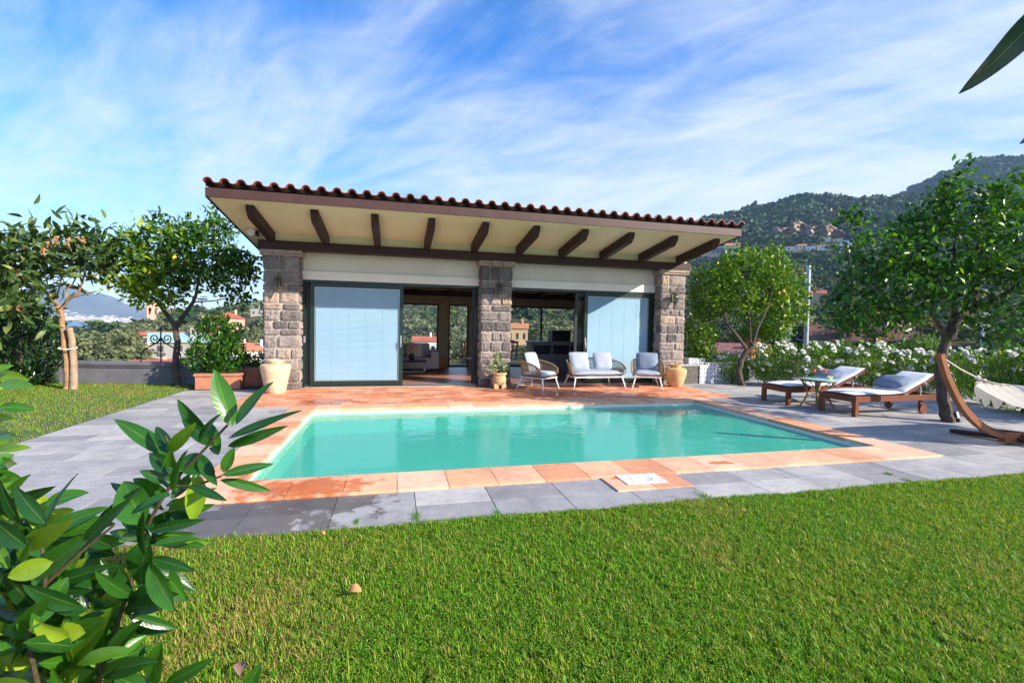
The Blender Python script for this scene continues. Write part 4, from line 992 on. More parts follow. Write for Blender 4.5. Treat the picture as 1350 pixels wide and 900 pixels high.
# ================================================================ LOUNGERS, TABLE, DRINKS
def lounger(loc, rz, label):
    """local +X runs from foot to head; width along Y"""
    r = empty('sun_lounger', loc, rz, label, 'sun lounger', 'wooden sun loungers'); W_ = .62; L = 1.92; zt = .34
    mb = MB()
    for s in (-1, 1): mb.box(0, L, s*W_/2-.02, s*W_/2+.02, zt-.10, zt, bev=.004)
    mb.box(-.021, .001, -W_/2-.02, W_/2+.02, zt-.10, zt, bev=.003); mb.box(L-.0, L+.022, -W_/2-.02, W_/2+.02, zt-.10, zt, bev=.003)
    mb.box(.9, .93, -W_/2+.02, W_/2-.02, zt-.09, zt-.03)
    mb.build('frame', M['redwood'], r)
    mb = MB()
    for k in range(13): mb.box(.03+k*.085, .03+k*.085+.06, -W_/2+.021, W_/2-.021, zt-.028, zt-.008)
    mb.build('slats', M['redwood'], r)
    for s in (-1, 1):
        mb = MB(); mb.box(-.02, .05, s*(W_/2-.0)-.035, s*(W_/2-.0)+.035, 0, zt-.002, bev=.005); mb.build('leg', M['redwood'], r)
        mb = MB(); mb.box(L-.38, L-.32, s*(W_/2-.06)-.02, s*(W_/2-.06)+.02, .08, zt-.1); mb.build('leg', M['redwood'], r)
        mb = MB(); n = 20; x_, z_ = L-.35, .085
        V = [(x_+.085*math.cos(2*math.pi*k/n), s*(W_/2-.02)+d_, z_+.085*math.sin(2*math.pi*k/n)) for d_ in (-.018, .018) for k in range(n)]
        mb.add(V, [tuple(range(n-1, -1, -1)), tuple(range(n, 2*n))]+[(k, (k+1) % n, n+(k+1) % n, n+k) for k in range(n)]); mb.build('wheel', M['redwood'], r, 'auto')
    ang = math.radians(24); hx = 1.14; BL = .78
    R = Matrix.Translation((hx, 0, zt-.01)) @ Matrix.Rotation(-ang, 4, 'Y')
    mb = MB()
    for s in (-1, 1): mb.box(0, BL, s*(W_/2-.06)-.018, s*(W_/2-.06)+.018, -.03, .015, M=R)
    for k in range(8): mb.box(.03+k*.095, .03+k*.095+.06, -W_/2+.085, W_/2-.085, -.01, .01, M=R)
    mb.box(BL-.001, BL+.03, -W_/2+.03, W_/2-.03, -.03, .016, M=R)
    br = mb.build('backrest', M['redwood'], r)
    mb = MB(); e_ = R @ Vector((.5, 0, -.03))
    for s in (-1, 1):
        mb = MB(); mb.bar((e_.x, s*(W_/2-.1), e_.z), (1.62, s*(W_/2-.1), zt-.06), .02, .02, (0, 1, 0)); mb.build('prop', M['alu'], r)
    mb = MB(); T_ = .055
    def slab_c(x0_, x1_, M_):
        n = 14; V = []; fs = []
        for j in range(9):
            for i in range(n+1):
                u = i/n; a_ = 2*math.pi*j/8
                V.append(None)
        return
    cushion(mb, hx/2+.005, 0, zt+T_/2, hx+.03, W_-.02, T_, pw=.12, n=14)
    cushion(mb, BL/2+.0, 0, T_/2+.018, BL+.05, W_-.02, T_, R, pw=.12, n=14); mt = mb.build('mattress', M['mattress'], r, True)
    mb = MB(); R2 = R @ Matrix.Translation((.22, .04, T_+.075)) @ Matrix.Rotation(.06, 4, 'Z')
    cushion(mb, 0, 0, 0, .38, .52, .15, R2, pw=.5); mb.build('pillow', M['cushblue'], r, True)
    mb = MB()
    for s in (-1, 1):
        for q in (.02, .5):
            a_ = R @ Vector((q, s*(W_/2-.012), .03)); mb.bar(a_, a_+Vector((.03, 0, -.05)), .006, .02, (0, 1, 0))
    mb.build('tie_strap', M['mattress'], r)
    return r
lounger((7.24, 7.68, .002), -.02, 'farther wooden sun lounger left of the rattan side table')
lounger((7.42, 6.50, .002), .02, 'nearer wooden sun lounger in front of the rattan side table')
tb = empty('side_table', (7.66, 7.12, .002), .3, 'round rattan side table with pale green glass top between the loungers', 'side table')
mb = MB(); mb.lathe([(.001, .515), (.285, .515), (.30, .522), (.30, .53), (.285, .535), (.001, .535)], 40); t_ = NT('green_glass_top'); tb_m = t_.done(t_.pr((.35, .62, .55), .08, None, 0, .6)); mb.build('table_top', tb_m, tb, 'auto')
mb = MB(); mb.tube([(math.cos(a)*.275, math.sin(a)*.275, .50) for a in [k*math.pi/16 for k in range(32)]], .016, 8, closed=True); mb.tube([(math.cos(a)*.17, math.sin(a)*.17, .22) for a in [k*math.pi/12 for k in range(24)]], .010, 8, closed=True)
mb.build('apron', M['rattan'], tb, 'auto')
for k in range(4):
    a = k*math.pi/2+.4; ca, sa = math.cos(a), math.sin(a)
    for d_ in (-.09, .09):
        c2, s2 = math.cos(a+d_), math.sin(a+d_)
        mb = MB(); mb.tube(smooth_path([(c2*.265, s2*.265, .49), (c2*.19, s2*.19, .36), (ca*.16+d_*.1, sa*.16, .24), (ca*.20, sa*.20, .12), (ca*.27, sa*.27, 0)], 4), .018, 8)
        if d_ > 0: mb.tube(smooth_path([(ca*.16, sa*.16, .26), (math.cos(a+.5)*.20, math.sin(a+.5)*.20, .40), (math.cos(a+.8)*.27, math.sin(a+.8)*.27, .49)], 4), .009, 6)
        mb.build('leg', M['rattan'], tb, 'auto')
def wine(x, y, s, label):
    g = empty('wine_glass', (x, y, .538), 0, label, 'wine glass', 'drinks on the side table')
    mb = MB(); mb.lathe([(r*s, z*s) for r, z in [(.034, 0), (.034, .002), (.004, .008), (.0035, .07), (.012, .08), (.034, .10), (.040, .13), (.036, .165), (.031, .185), (.029, .185), (.035, .15), (.036, .125), (.03, .10), (.001, .085)]], 20); mb.build('bowl', M['clearglass'], g, True)
    mb = MB(); mb.lathe([(r*s, z*s) for r, z in [(.001, .086), (.028, .10), (.0345, .125), (.034, .14), (.001, .14)]], 20); mb.build('drink', M['liquid'], g, True)
wine(7.57, 7.14, 1.2, 'stemmed glass of red-orange drink, the left one on the side table')
wine(7.72, 7.05, 1.2, 'stemmed glass of red-orange drink, the right one beside the snack bowl')
bw = empty('snack_bowl', (7.79, 7.0, .538), 0, 'small white bowl with yellow snacks on the side table', 'bowl')
mb = MB(); mb.lathe([(.03, 0), (.055, .035), (.06, .04), (.055, .04), (.03, .012)], 20); mb.build('dish', M['metalwhite'], bw, True)
mb = MB()
for k in range(14): mb.lathe([(.001, -.012), (.014, 0), (.001, .012)], 6, (random.gauss(0, .018), random.gauss(0, .018), .038+random.random()*.02))
mb.build('snacks', M['lemon'], bw)

# ================================================================ HAMMOCK
TX, TY = 6.38, 4.27; ham = empty('hammock_stand', (7.95, 4.3, 0), 0, 'curved wooden hammock stand with cream rope at the right edge', 'hammock stand')
H0 = Vector((-7.95, -4.3, 0))
def archpt(t):  # quarter-arc rising to the tip
    P = [(6.37, 4.26, 1.16), (6.53, 4.27, .86), (6.80, 4.28, .52), (7.12, 4.29, .28), (7.5, 4.3, .14), (7.95, 4.3, .085), (8.5, 4.3, .075), (9.4, 4.3, .075)]
    return P
def solid_arc(pts, w_, h0, h1):
    sp_ = smooth_path(pts, 7); mb = MB(); V = []; N_ = len(sp_)
    for i, p in enumerate(sp_):
        t = (sp_[min(i+1, N_-1)]-sp_[max(0, i-1)]).normalized(); s = Vector((0, 1, 0)); u = s.cross(t); u.normalize(); u = -u if u.z < 0 else u
        h = h0+(h1-h0)*i/(N_-1)
        for (a, b_) in ((-1, -1), (1, -1), (1, 1), (-1, 1)): V.append(p+H0+s*a*w_/2+u*b_*h/2)
    fs = [(0, 1, 2, 3), tuple(4*(N_-1)+k for k in (3, 2, 1, 0))]
    for i in range(N_-1):
        for k in range(4): fs.append((4*i+k, 4*i+(k+1) % 4, 4*i+4+(k+1) % 4, 4*i+4+k))
    mb.add(V, fs); return mb
pts = archpt(0)
solid_arc(pts[:6], .065, .062, .09).build('arc', M['larch'], ham)
right = [(15.75-x, y, z) for x, y, z in pts[:6]][::-1]
solid_arc([(p[0]+.25, p[1], p[2]) for p in right], .075, .11, .085).build('arc', M['larch'], ham)
mb = MB(); mb.box(-.40, .55, -.042, .042, .03, .085, bev=.005); mb.box(-.1, 1.0, -.06, -.039, .05, .14, bev=.004); mb.build('base_rail', M['larch'], ham)
for x in (7.78, 8.35):
    mb = MB(); V = []
    sp_ = smooth_path([(x-.04, 4.98, .025), (x, 4.6, .05), (x+.02, 4.3, .06), (x+.04, 3.95, .05), (x+.05, 3.6, .025)], 5); N_ = len(sp_)
    for p in sp_:
        for (a, b_) in ((-1, -1), (1, -1), (1, 1), (-1, 1)): V.append(p+H0+Vector((a*.04, 0, b_*.028)))
    fs = [(3, 2, 1, 0), tuple(4*(N_-1)+k for k in range(4))]
    for i in range(N_-1):
        for k in range(4): fs.append((4*i+k, 4*i+4+k, 4*i+4+(k+1) % 4, 4*i+(k+1) % 4))
    mb.add(V, fs); mb.build('cross_foot', M['darkwood'], ham)
mb = MB(); mb.bar((-.66, 0, .225), (-.40, 0, .158), .085, .03, (0, 0, 1)); mb.build('joint_plate', M['black'], ham)
# hammock cloth
hk = empty('hammock', (6.42, 4.26, 1.10), 0, 'cream cotton hammock with lace fringe hanging from the curved stand', 'hammock')
K0 = Vector((-6.42, -4.26, -1.10))
knot = Vector((6.98, 4.24, .87)); rope_a = Vector((6.42, 4.26, 1.12))
mb = MB(); mb.tube([rope_a+K0, (rope_a+knot)/2+K0+Vector((0, 0, -.015)), knot+K0], .008, 6)
for k in range(10):
    q = knot+(Vector((7.32, 4.10+k*.035, .78+.0*k))-knot)
    mb.tube([knot+K0, (knot+q)/2+K0+Vector((0, 0, -.01)), q+K0], .005, 5)
mb.lathe([(.001, -.03), (.028, -.01), (.03, .01), (.001, .035)], 8, knot+K0); mb.lathe([(.001, -.03), (.024, -.01), (.026, .01), (.001, .035)], 8, knot+K0+Vector((.12, 0, -.04)))
mb.build('rope', M['rope'], hk)
V = []; fs = []; NU, NV = 36, 16; Xa, Xb = 7.26, 9.6
for i in range(NU+1):
    u = i/NU; x = Xa+(Xb-Xa)*u; sag = .80-.42*math.sin(math.pi*u); hw_ = .09+.46*math.sin(math.pi*u)**.55
    for j in range(NV+1):
        v = -1+2*j/NV; z = sag+.20*abs(v)**2*math.sin(math.pi*u)**.7+.012*math.sin(j*2.2+u*9)
        V.append(Vector((x, 4.24+v*hw_, z))+K0)
for i in range(NU):
    for j in range(NV): a = i*(NV+1)+j; fs.append((a, a+1, a+NV+2, a+NV+1))
mb = MB(); mb.add(V, fs); mb.build('cloth', M['canvas'], hk, True)
for side in (-1, 1):
    V = []; fs = []; n = 80
    for i in range(n+1):
        u = i/n; x = Xa+(Xb-Xa)*u; hw_ = .09+.46*math.sin(math.pi*u)**.55; z = .80-.42*math.sin(math.pi*u)+.20*math.sin(math.pi*u)**.7
        d = (.10+.13*abs(math.sin(u*math.pi*8)))*min(1, u*9, (1-u)*9)
        V += [Vector((x, 4.24+side*hw_, z))+K0, Vector((x, 4.24+side*(hw_+.012), z-d*.5))+K0, Vector((x, 4.24+side*(hw_+.005), z-d))+K0]
    for i in range(n): fs += [(3*i, 3*i+1, 3*i+4, 3*i+3), (3*i+1, 3*i+2, 3*i+5, 3*i+4)]
    mb = MB(); mb.add(V, fs); mb.build('lace_fringe', M['canvas'], hk, True)
kn2 = Vector((9.7, 4.24, .86)); mb = MB(); mb.tube([Vector((9.53, 4.24, .80))+K0, kn2+K0, Vector((9.66, 4.3, 1.12))+K0], .008, 6); mb.build('rope', M['rope'], hk)
# garden spot
q = onz(1263, 556); sp_ = empty('garden_spotlight', tuple(q), .3, 'small black square garden spotlight at the foot of the big lemon tree', 'spotlight')
mb = MB(); mb.box(-.06, .06, -.02, .02, .05, .17, M=Matrix.Rotation(-.25, 4, 'X'), bev=.004); mb.build('head', M['black'], sp_)
mb = MB(); mb.box(-.052, .052, -.026, -.021, .058, .162, M=Matrix.Rotation(-.25, 4, 'X')); mb.build('lens', M['pole'], sp_)
mb = MB(); mb.box(-.02, .02, -.02, .02, 0, .06); mb.box(-.05, .05, -.03, .03, 0, .008); mb.build('stand', M['black'], sp_)

# ================================================================ RIGHT CORNER: tiled wall and basin, pole, pots, rail
def maiolica():
    t = NT('blue_white_maiolica'); uv = t.coord(); s = .11
    mp = t.N('ShaderNodeMapping'); mp.inputs['Scale'].default_value = (1/s, 1/s, 1/s); t.L(uv, mp.inputs[0])
    sp = t.N('ShaderNodeSeparateXYZ'); t.L(mp.outputs[0], sp.inputs[0])
    hx = t.math('ADD', sp.outputs[0], sp.outputs[1])
    fx = t.math('ABSOLUTE', t.math('SUBTRACT', t.math('FRACT', hx), .5)); fz = t.math('ABSOLUTE', t.math('SUBTRACT', t.math('FRACT', sp.outputs[2]), .5))
    d = t.math('ADD', fx, t.math('MULTIPLY', fz, .75))
    star = t.ramp(d, [(0, (.05, .07, .16)), (.17, (.06, .09, .22)), (.22, (.62, .64, .68)), (.72, (.62, .64, .68)), (.80, (.30, .34, .46))])
    return t.done(t.pr(t.mix(.5, star, t.ramp(t.noise(8, 4), [(.3, (.75, .75, .78)), (.7, (1.1, 1.1, 1.1))]), 'MULTIPLY'), .3))
M['maio'] = maiolica()
tw_ = empty('tiled_garden_wall', (8.35, 10.75, 0), 0, 'low garden wall covered in blue and white tiles right of the pavilion', 'garden wall')
mb = MB(); mb.box(-.42, .62, 0, .16, 0, .52, bev=.006); mb.build('wall', M['maio'], tw_)
mb = MB(); mb.box(-.44, .64, -.015, .175, .52, .545, bev=.004); mb.build('coping', M['offwhite'], tw_)
ks = empty('outdoor_basin', (7.45, 10.75, 0), 0, 'stone garden basin with blue and white tiled edge beside the right pillar', 'basin')
mb = MB(); mb.box(-.32, .27, 0, .5, 0, .46); mb.build('base', mat('dark_stone_base', (.11, .10, .085), .9, .35, 9, .5), ks)
mb = MB(); mb.box(.275, .46, -.03, .5, 0, .50, bev=.006); mb.build('pier', M['maio'], ks)
mb = MB(); mb.box(-.34, .27, -.02, .5, .462, .50, bev=.006); mb.box(.0, .5, .06, .48, .505, .66, bev=.01); mb.build('trough', M['maio'], ks)
mb = MB(); mb.tube([(.2, .45, .66), (.2, .45, 1.55)], .012, 8); mb.tube([(.2, .45, 1.0), (.2, .33, 1.02), (.2, .30, .95)], .012, 8); mb.build('water_pipe', M['pole'], ks)
po = empty('steel_pole', tuple(aty(1061, 500, 11.0)*np.array([1, 1, 0])), 0, 'tall galvanised steel pole rising behind the white roses', 'pole')
mb = MB(); q = aty(1066, 350, 11.0)-aty(1061, 500, 11.0)*np.array([1, 1, 0]); q[1] = 0
mb.tube([(0, 0, -.4), tuple(q)], .062, 14); mb.build('shaft', M['pole'], po, 'auto')
mb = MB(); zc = q[2]*.62; xc = q[0]*.62; mb.lathe([(.066, -.02), (.07, -.02), (.07, .02), (.066, .02)], 14, (xc, 0, zc)); mb.lathe([(.066, -.02), (.07, -.02), (.07, .02), (.066, .02)], 14, (xc-.01, 0, zc-.1)); mb.build('clamp', M['black'], po)
po = empty('timber_post', tuple(aty(1032, 500, 12.3)*np.array([1, 1, 0])), 0, 'short grey post behind the roses between lemon tree and steel pole', 'post')
mb = MB(); mb.tube([(0, 0, -.3), (0, 0, aty(1032, 434, 12.3)[2])], .075, 10); mb.build('shaft', M['parapet'], po, 'auto')
# pots on pedestals
def pedpot(px_, py0, py1, py2, D_, label, pl):
    bot = atd(px_, py0, D_); r = 11*D_/F
    o = empty('pedestal_pot', (bot[0], bot[1], 0), 0, label, 'pot', 'terracotta pots on pedestals behind the roses')
    h = (py0-py1)*D_/F; z0_ = bot[2]
    mb = MB(); mb.box(-.10, .10, -.10, .10, -.3, z0_-.03); mb.box(-.12, .12, -.12, .12, z0_-.03, z0_); mb.build('pedestal', M['parapet'], o)
    mb = MB(); mb.lathe([(r*.5, z0_), (r*.7, z0_+h*.4), (r*.92, z0_+h*.85), (r*1.0, z0_+h*.87), (r*1.0, z0_+h), (r*.85, z0_+h), (r*.8, z0_+h*.9)], 20); mb.build('pot', mat('orange_terracotta', (.62, .27, .10), .8, .2), o, 'auto')
    bush('pot_plant', pl, 'plant', [((bot[0], bot[1], z0_+h*1.15), (r*2.1, r*1.6, (py1-py2)*D_/F*.8), 1)], 700, .16, LEAF['brightbush'], (bot[0], bot[1], z0_+h*.9), leaf_tpl(.14, .2, .5, 3), stems=3)
pedpot(989, 472, 446, 430, 13.2, 'orange terracotta pot on a pedestal seen through the lemon tree', 'spiky yellowish plant in the pot behind the lemon tree')
pedpot(1221, 482, 464, 440, 14.0, 'terracotta pot on a pedestal behind the roses left of the big lemon trunk', 'yellow-green ferny plant in the pot behind the roses')
rl = empty('metal_railing', (12.6, 9.6, 0), 0, 'thin grey metal railing behind the rose hedge', 'railing')
mb = MB(); a = np.array([11.3, 10.6]); b2 = np.array([14.2, 7.6])
for z in (.25, .62): mb.tube([(a[0]-12.6, a[1]-9.6, z), (b2[0]-12.6, b2[1]-9.6, z)], .018, 6)
mb.build('rail', M['pole'], rl)
for k in range(6):
    p = a+(b2-a)*k/5; mb = MB(); mb.tube([(p[0]-12.6, p[1]-9.6, -.3), (p[0]-12.6, p[1]-9.6, .64)], .02, 6); mb.build('post', M['pole'], rl)
# ================================================================ LEFT: parapet, iron ornament
pa, pb_ = onz(60, 505), onz(268, 507)
pa = np.array([pa[0], pa[1]]); pb_ = np.array([pb_[0], pb_[1]]); dv = (pb_-pa); Lw = np.linalg.norm(dv); rzp = math.atan2(dv[1], dv[0])
pw_ = empty('parapet_wall', (pa[0], pa[1], 0), rzp, 'low grey moulded parapet wall at the back of the side lawn', 'wall')
mb = MB(); mb.box(-.9, Lw, 0, .3, 0, .40); mb.build('wall', M['parapet'], pw_)
mb = MB(); mb.box(-.94, Lw+.04, -.05, .36, .40, .475, bev=.012); mb.box(-.92, Lw+.02, -.025, -.001, .36, .399, bev=.006); mb.build('coping', M['parapet'], pw_)
mb = MB(); mb.box(.15, Lw, -.03, -.001, 0, .10, bev=.006); mb.box(.15, .35, -.05, -.031, 0, .36, bev=.006); mb.build('moulding', M['parapet'], pw_)
ic = (onz(205, 507)); io = empty('iron_ornament', tuple(np.array([ic[0], ic[1]+.25, .475])), rzp, 'black wrought-iron arch with two scrolls standing on the parapet', 'iron ornament')
mb = MB(); hgt = .62; k_ = 1
def scroll(cx, cz, r0, turns, dirn, a0):
    return [(cx+dirn*math.cos(a0+t*turns*2*math.pi/28)*r0*(1-t/34), 0, cz+math.sin(a0+t*turns*2*math.pi/28)*r0*(1-t/34)) for t in range(29)]
for s in (-1, 1):
    mb.tube(smooth_path([(s*.42, 0, 0), (s*.42, 0, .14), (s*.36, 0, .26), (s*.2, 0, .36), (s*.08, 0, .44), (0, 0, .55)], 5), .014, 6)
    mb.tube(scroll(s*.13, .52, .115, 1.6, s, math.pi), .012, 6)
    mb.tube(scroll(s*.05, .17, .05, 1.3, s, math.pi), .010, 6)
mb.tube([(0, 0, 0), (0, 0, .72)], .014, 6); mb.lathe([(.001, -.03), (.03, 0), (.001, .03)], 8, (0, 0, .74)); mb.build('scrollwork', M['darkiron'], io)

# ================================================================ INTERIOR FURNITURE
def legs4(r, x, y, h, w_, m, splay=0):
    for sx in (-1, 1):
        for sy in (-1, 1):
            mb = MB(); mb.bar((sx*x, sy*y, h), (sx*(x+splay), sy*(y+splay), 0), w_, w_); mb.build('leg', m, r)
M['isofa'] = mat('pale_upholstery', (.42, .40, .40), .9, .05)
so = empty('indoor_sofa', (.05, 14.3, .03), 0, 'pale upholstered sofa inside the pavilion behind the coffee table', 'sofa')
mb = MB(); mb.box(-.95, .95, -.4, .4, .08, .42, bev=.03); mb.build('seat', M['isofa'], so)
mb = MB(); mb.box(-.95, .95, .25, .48, .42, .82, bev=.04); mb.build('backrest', M['isofa'], so)
for s in (-1, 1):
    mb = MB(); mb.box(s*1.06-.11, s*1.06+.11, -.4, .48, .08, .62, bev=.04); mb.build('arm', M['isofa'], so)
mb = MB(); R = Matrix.Translation((.5, .12, .62)) @ Matrix.Rotation(1.25, 4, 'X'); cushion(mb, 0, 0, 0, .5, .45, .15, R); mb.build('pillow', mat('cream_pillow', (.62, .58, .50), .9), so, True)
ct = empty('coffee_table', (.25, 13.2, .03), 0, 'dark wooden coffee table inside the left doorway', 'coffee table')
mb = MB(); mb.box(-.55, .55, -.32, .32, .36, .41, bev=.008); mb.box(-.5, .5, -.28, .28, .12, .14); mb.build('table_top', M['darkwood'], ct); legs4(ct, .48, .26, .36, .06, M['darkwood'])
vs = empty('flower_vase', (.42, 13.2, .44), 0, 'dark vase with orange flowers on the indoor coffee table', 'vase')
mb = MB(); mb.lathe([(.05, 0), (.08, .08), (.06, .16), (.05, .18), (.04, .17)], 16); mb.build('vase', M['black'], vs, True)
mb = MB()
for k in range(40): mb.lathe([(.001, -.02), (.03, 0), (.001, .02)], 6, (random.gauss(0, .1), random.gauss(0, .08), .30+random.gauss(0, .06)))
mb.build('flowers', mat('orange_flowers', (.55, .22, .03), .8, .4, 20), vs)
pt = empty('rattan_pouf', (1.15, 14.5, .03), 0, 'round brown woven pouf on the pavilion floor by the rear window', 'pouf')
mb = MB(); mb.lathe([(.26, 0), (.34, .08), (.37, .2), (.34, .36), (.28, .42), (.001, .43)], 24); mb.build('body', mat('woven_brown', (.33, .14, .05), .8, .3, 40, .5), pt, True)
def dchair(x, y, rz, label):
    o = empty('dining_chair', (x, y, .03), rz, label, 'chair', 'dining chairs inside the pavilion')
    m = M['larch']; mb = MB(); mb.box(-.22, .22, -.22, .22, .43, .47, bev=.01); mb.build('seat', M['isofa'], o); legs4(o, .19, .19, .43, .035, m)
    mb = MB(); mb.bar((-.19, .2, .43), (-.19, .26, .95), .035, .035); mb.bar((.19, .2, .43), (.19, .26, .95), .035, .035); mb.bar((-.2, .255, .92), (.2, .255, .92), .03, .07); mb.bar((-.2, .235, .68), (.2, .235, .68), .02, .05); mb.build('backrest', m, o)
dchair(2.1, 13.4, 1.7, 'wooden dining chair seen at the right side of the left doorway')
dchair(3.1, 13.2, -1.3, 'wooden dining chair nearest the open right doorway')
dchair(3.25, 14.2, -1.6, 'wooden dining chair at the far end of the indoor table')
dt_ = empty('dining_table', (2.65, 13.6, .03), 0, 'dining table with pale cloth behind the middle pillar', 'table')
mb = MB(); mb.box(-.42, .55, -.7, .7, .72, .76, bev=.01); mb.build('table_top', M['isofa'], dt_); legs4(dt_, .36, .6, .72, .06, M['larch'])
sb = empty('sideboard', (4.7, 14.0, .03), 0, 'grey kitchen sideboard inside the right doorway', 'sideboard')
mb = MB(); mb.box(-.7, 1.2, -.3, .3, 0, .9, bev=.01); mb.build('cabinet', mat('grey_lacquer', (.20, .20, .22), .4, .05), sb)
mb = MB(); mb.box(-.74, 1.24, -.33, .33, .9, .94, bev=.008); mb.build('worktop', mat('worktop', (.34, .33, .33), .35, .1), sb)
for k in range(3):
    mb = MB(); mb.box(-.62+k*.6, -.1+k*.6, -.315, -.301, .55, .82, bev=.004); mb.build('grille', M['black'], sb)
ov = empty('oven', (5.0, 14.05, .972), 0, 'black counter-top oven on the indoor sideboard', 'oven')
mb = MB(); mb.box(-.3, .3, -.22, .22, 0, .34, bev=.015); mb.build('body', M['black'], ov); mb = MB(); mb.box(-.24, .12, -.226, -.221, .06, .28); mb.build('door', M['glass'], ov)

# ================================================================ FOREGROUND LAUREL
def big_leaf(base, tip, width, side_n, shade, droop=.1, fold=.28, twist=0., n=10):
    b = np.array(base); t = np.array(tip); d = t-b; L = np.linalg.norm(d); d /= L
    nn = np.array(side_n); x = np.cross(d, nn); x /= np.linalg.norm(x)+1e-9; z = np.cross(x, d)
    V = []; UV = []
    for i in range(n+1):
        u = i/n; wd = width*.5*(math.sin(math.pi*u**.85)**.75 if 0 < u < 1 else .015)
        an = twist*(u-.3); xx = x*math.cos(an)+z*math.sin(an); zz_ = -x*math.sin(an)+z*math.cos(an)
        c = b+d*L*u+zz_*(-droop*L*(u*u-u)*1.0)*(-1 if droop < 0 else 1)
        for k in (-1, -.5, 0, .5, 1):
            wv = .03*L*math.sin(u*9+k)*abs(k)*.25
            V.append(c+xx*wd*k+zz_*(fold*wd*abs(k)**1.3+wv)); UV.append((.5+k/2, u))
    Fc = []
    for i in range(n):
        for k in range(4): a = i*5+k; Fc.append((a, a+1, a+6, a+5))
    return V, Fc, UV, [shade]*len(V)
class LeafSet:
    def __init__(s): s.V = []; s.F = []; s.U = []; s.S = []
    def add(s, r):
        b = len(s.V); s.V += list(r[0]); s.F += [tuple(i+b for i in f) for f in r[1]]; s.U += r[2]; s.S += r[3]
    def build(s, name, m, parent, origin):
        o = npmesh(name, np.array(s.V)-np.array(origin), s.F, m, parent, s.S, True)
        uvl = o.data.uv_layers.new(name='UVMap'); li = np.zeros(len(o.data.loops), dtype=np.int32); o.data.loops.foreach_get('vertex_index', li)
        uvl.data.foreach_set('uv', np.array(s.U, dtype=np.float32)[li].ravel()); return o
def shrub_leaf(ls, x0, y0, x1, y1, wpx, D_, sh, dd=0., tilt=(0, 0), droop=.12, tw=0.):
    b = atd(x0, y0, D_); t = atd(x1, y1, D_+dd); nrm = -fw+CR*tilt[0]+CU*tilt[1]
    ls.add(big_leaf(b, t, wpx*D_/F, nrm, sh, droop, .3, tw))
Lf = LeafSet(); D0 = 1.22
lv = [(306, 562, 283, 487, 27, .55), (310, 560, 361, 503, 19, .35), (300, 578, 398, 541, 13, .2), (300, 588, 380, 561, 14, .4), (287, 590, 234, 526, 22, .3), (284, 588, 240, 552, 18, .25), (262, 582, 292, 545, 12, .3),
 (222, 596, 259, 556, 17, .75), (230, 603, 150, 552, 22, .45), (228, 600, 206, 562, 18, .2), (288, 600, 276, 556, 17, .5), (238, 606, 284, 622, 29, .4), (262, 605, 287, 640, 14, .3), (294, 622, 309, 589, 15, .6), (292, 626, 361, 611, 14, .4), (290, 632, 358, 647, 13, .5), (232, 622, 197, 597, 22, .15), (226, 636, 184, 620, 15, .3),
 (262, 625, 254, 688, 24, .95), (225, 650, 182, 672, 14, .3), (250, 640, 300, 660, 12, .3),
 (190, 690, 163, 634, 44, .5), (192, 690, 284, 664, 18, .3), (196, 700, 271, 684, 14, .3), (192, 715, 258, 703, 14, .45), (152, 690, 50, 697, 26, .7), (196, 712, 184, 772, 46, .4), (200, 735, 257, 752, 15, .3), (198, 742, 231, 806, 30, .55), (210, 745, 245, 790, 20, .5),
 (170, 785, 72, 868, 40, .65), (148, 800, 88, 905, 44, .72), (140, 770, 60, 790, 24, .15), (52, 706, 103, 624, 18, .35), (55, 705, 145, 668, 22, .5), (35, 720, -10, 680, 30, .15), (45, 762, 125, 702, 30, .55), (60, 772, 150, 745, 20, .2), (110, 800, 30, 770, 26, .2), (130, 790, 160, 740, 26, .2), (170, 810, 190, 770, 14, .2), (140, 850, 180, 820, 12, .2), (60, 690, 20, 640, 22, .2),
 (204, 905, 213, 845, 33, .55), (218, 902, 283, 866, 17, .35), (322, 912, 345, 871, 18, .5), (200, 910, 150, 890, 24, .4), (70, 740, 10, 760, 26, .85), (100, 730, 175, 655, 20, .3), (150, 720, 100, 700, 18, .3), (90, 760, 40, 830, 26, .4), (120, 700, 190, 640, 16, .25)]
for i, (x0_, y0_, x1_, y1_, w_, sh) in enumerate(lv):
    Dk = D0+random.uniform(-.05, .06)-(.12 if x0_ < 120 else 0)
    shrub_leaf(Lf, x0_, y0_, x1_, y1_, w_*.98, Dk, min(1, max(0, sh+random.uniform(-.08, .08))), random.uniform(-.06, .06), (random.uniform(-.5, .7), random.uniform(.1, .9)), random.uniform(.05, .2), random.uniform(-.5, .5))
for k in range(290):   # denser growth to the lower left
    x_ = random.uniform(-60, 150)*(.9); y_ = random.uniform(655, 930)
    if x_ > 60+(y_-655)*.5 or (x_ > 120 and y_ > 860): continue
    a = random.uniform(-.5, 3.4); Lp = random.uniform(55, 95); Dk = random.uniform(1.12, 1.5)
    shrub_leaf(Lf, x_, y_, x_+math.cos(a)*Lp*.9, y_-math.sin(a)*Lp*.7, random.uniform(15, 26), Dk, random.choice([.1, .25, .4, .6, .75, .95]), random.uniform(-.12, .12), (random.uniform(-.8, .9), random.uniform(-.2, 1.2)), random.uniform(.0, .25), random.uniform(-.6, .6))
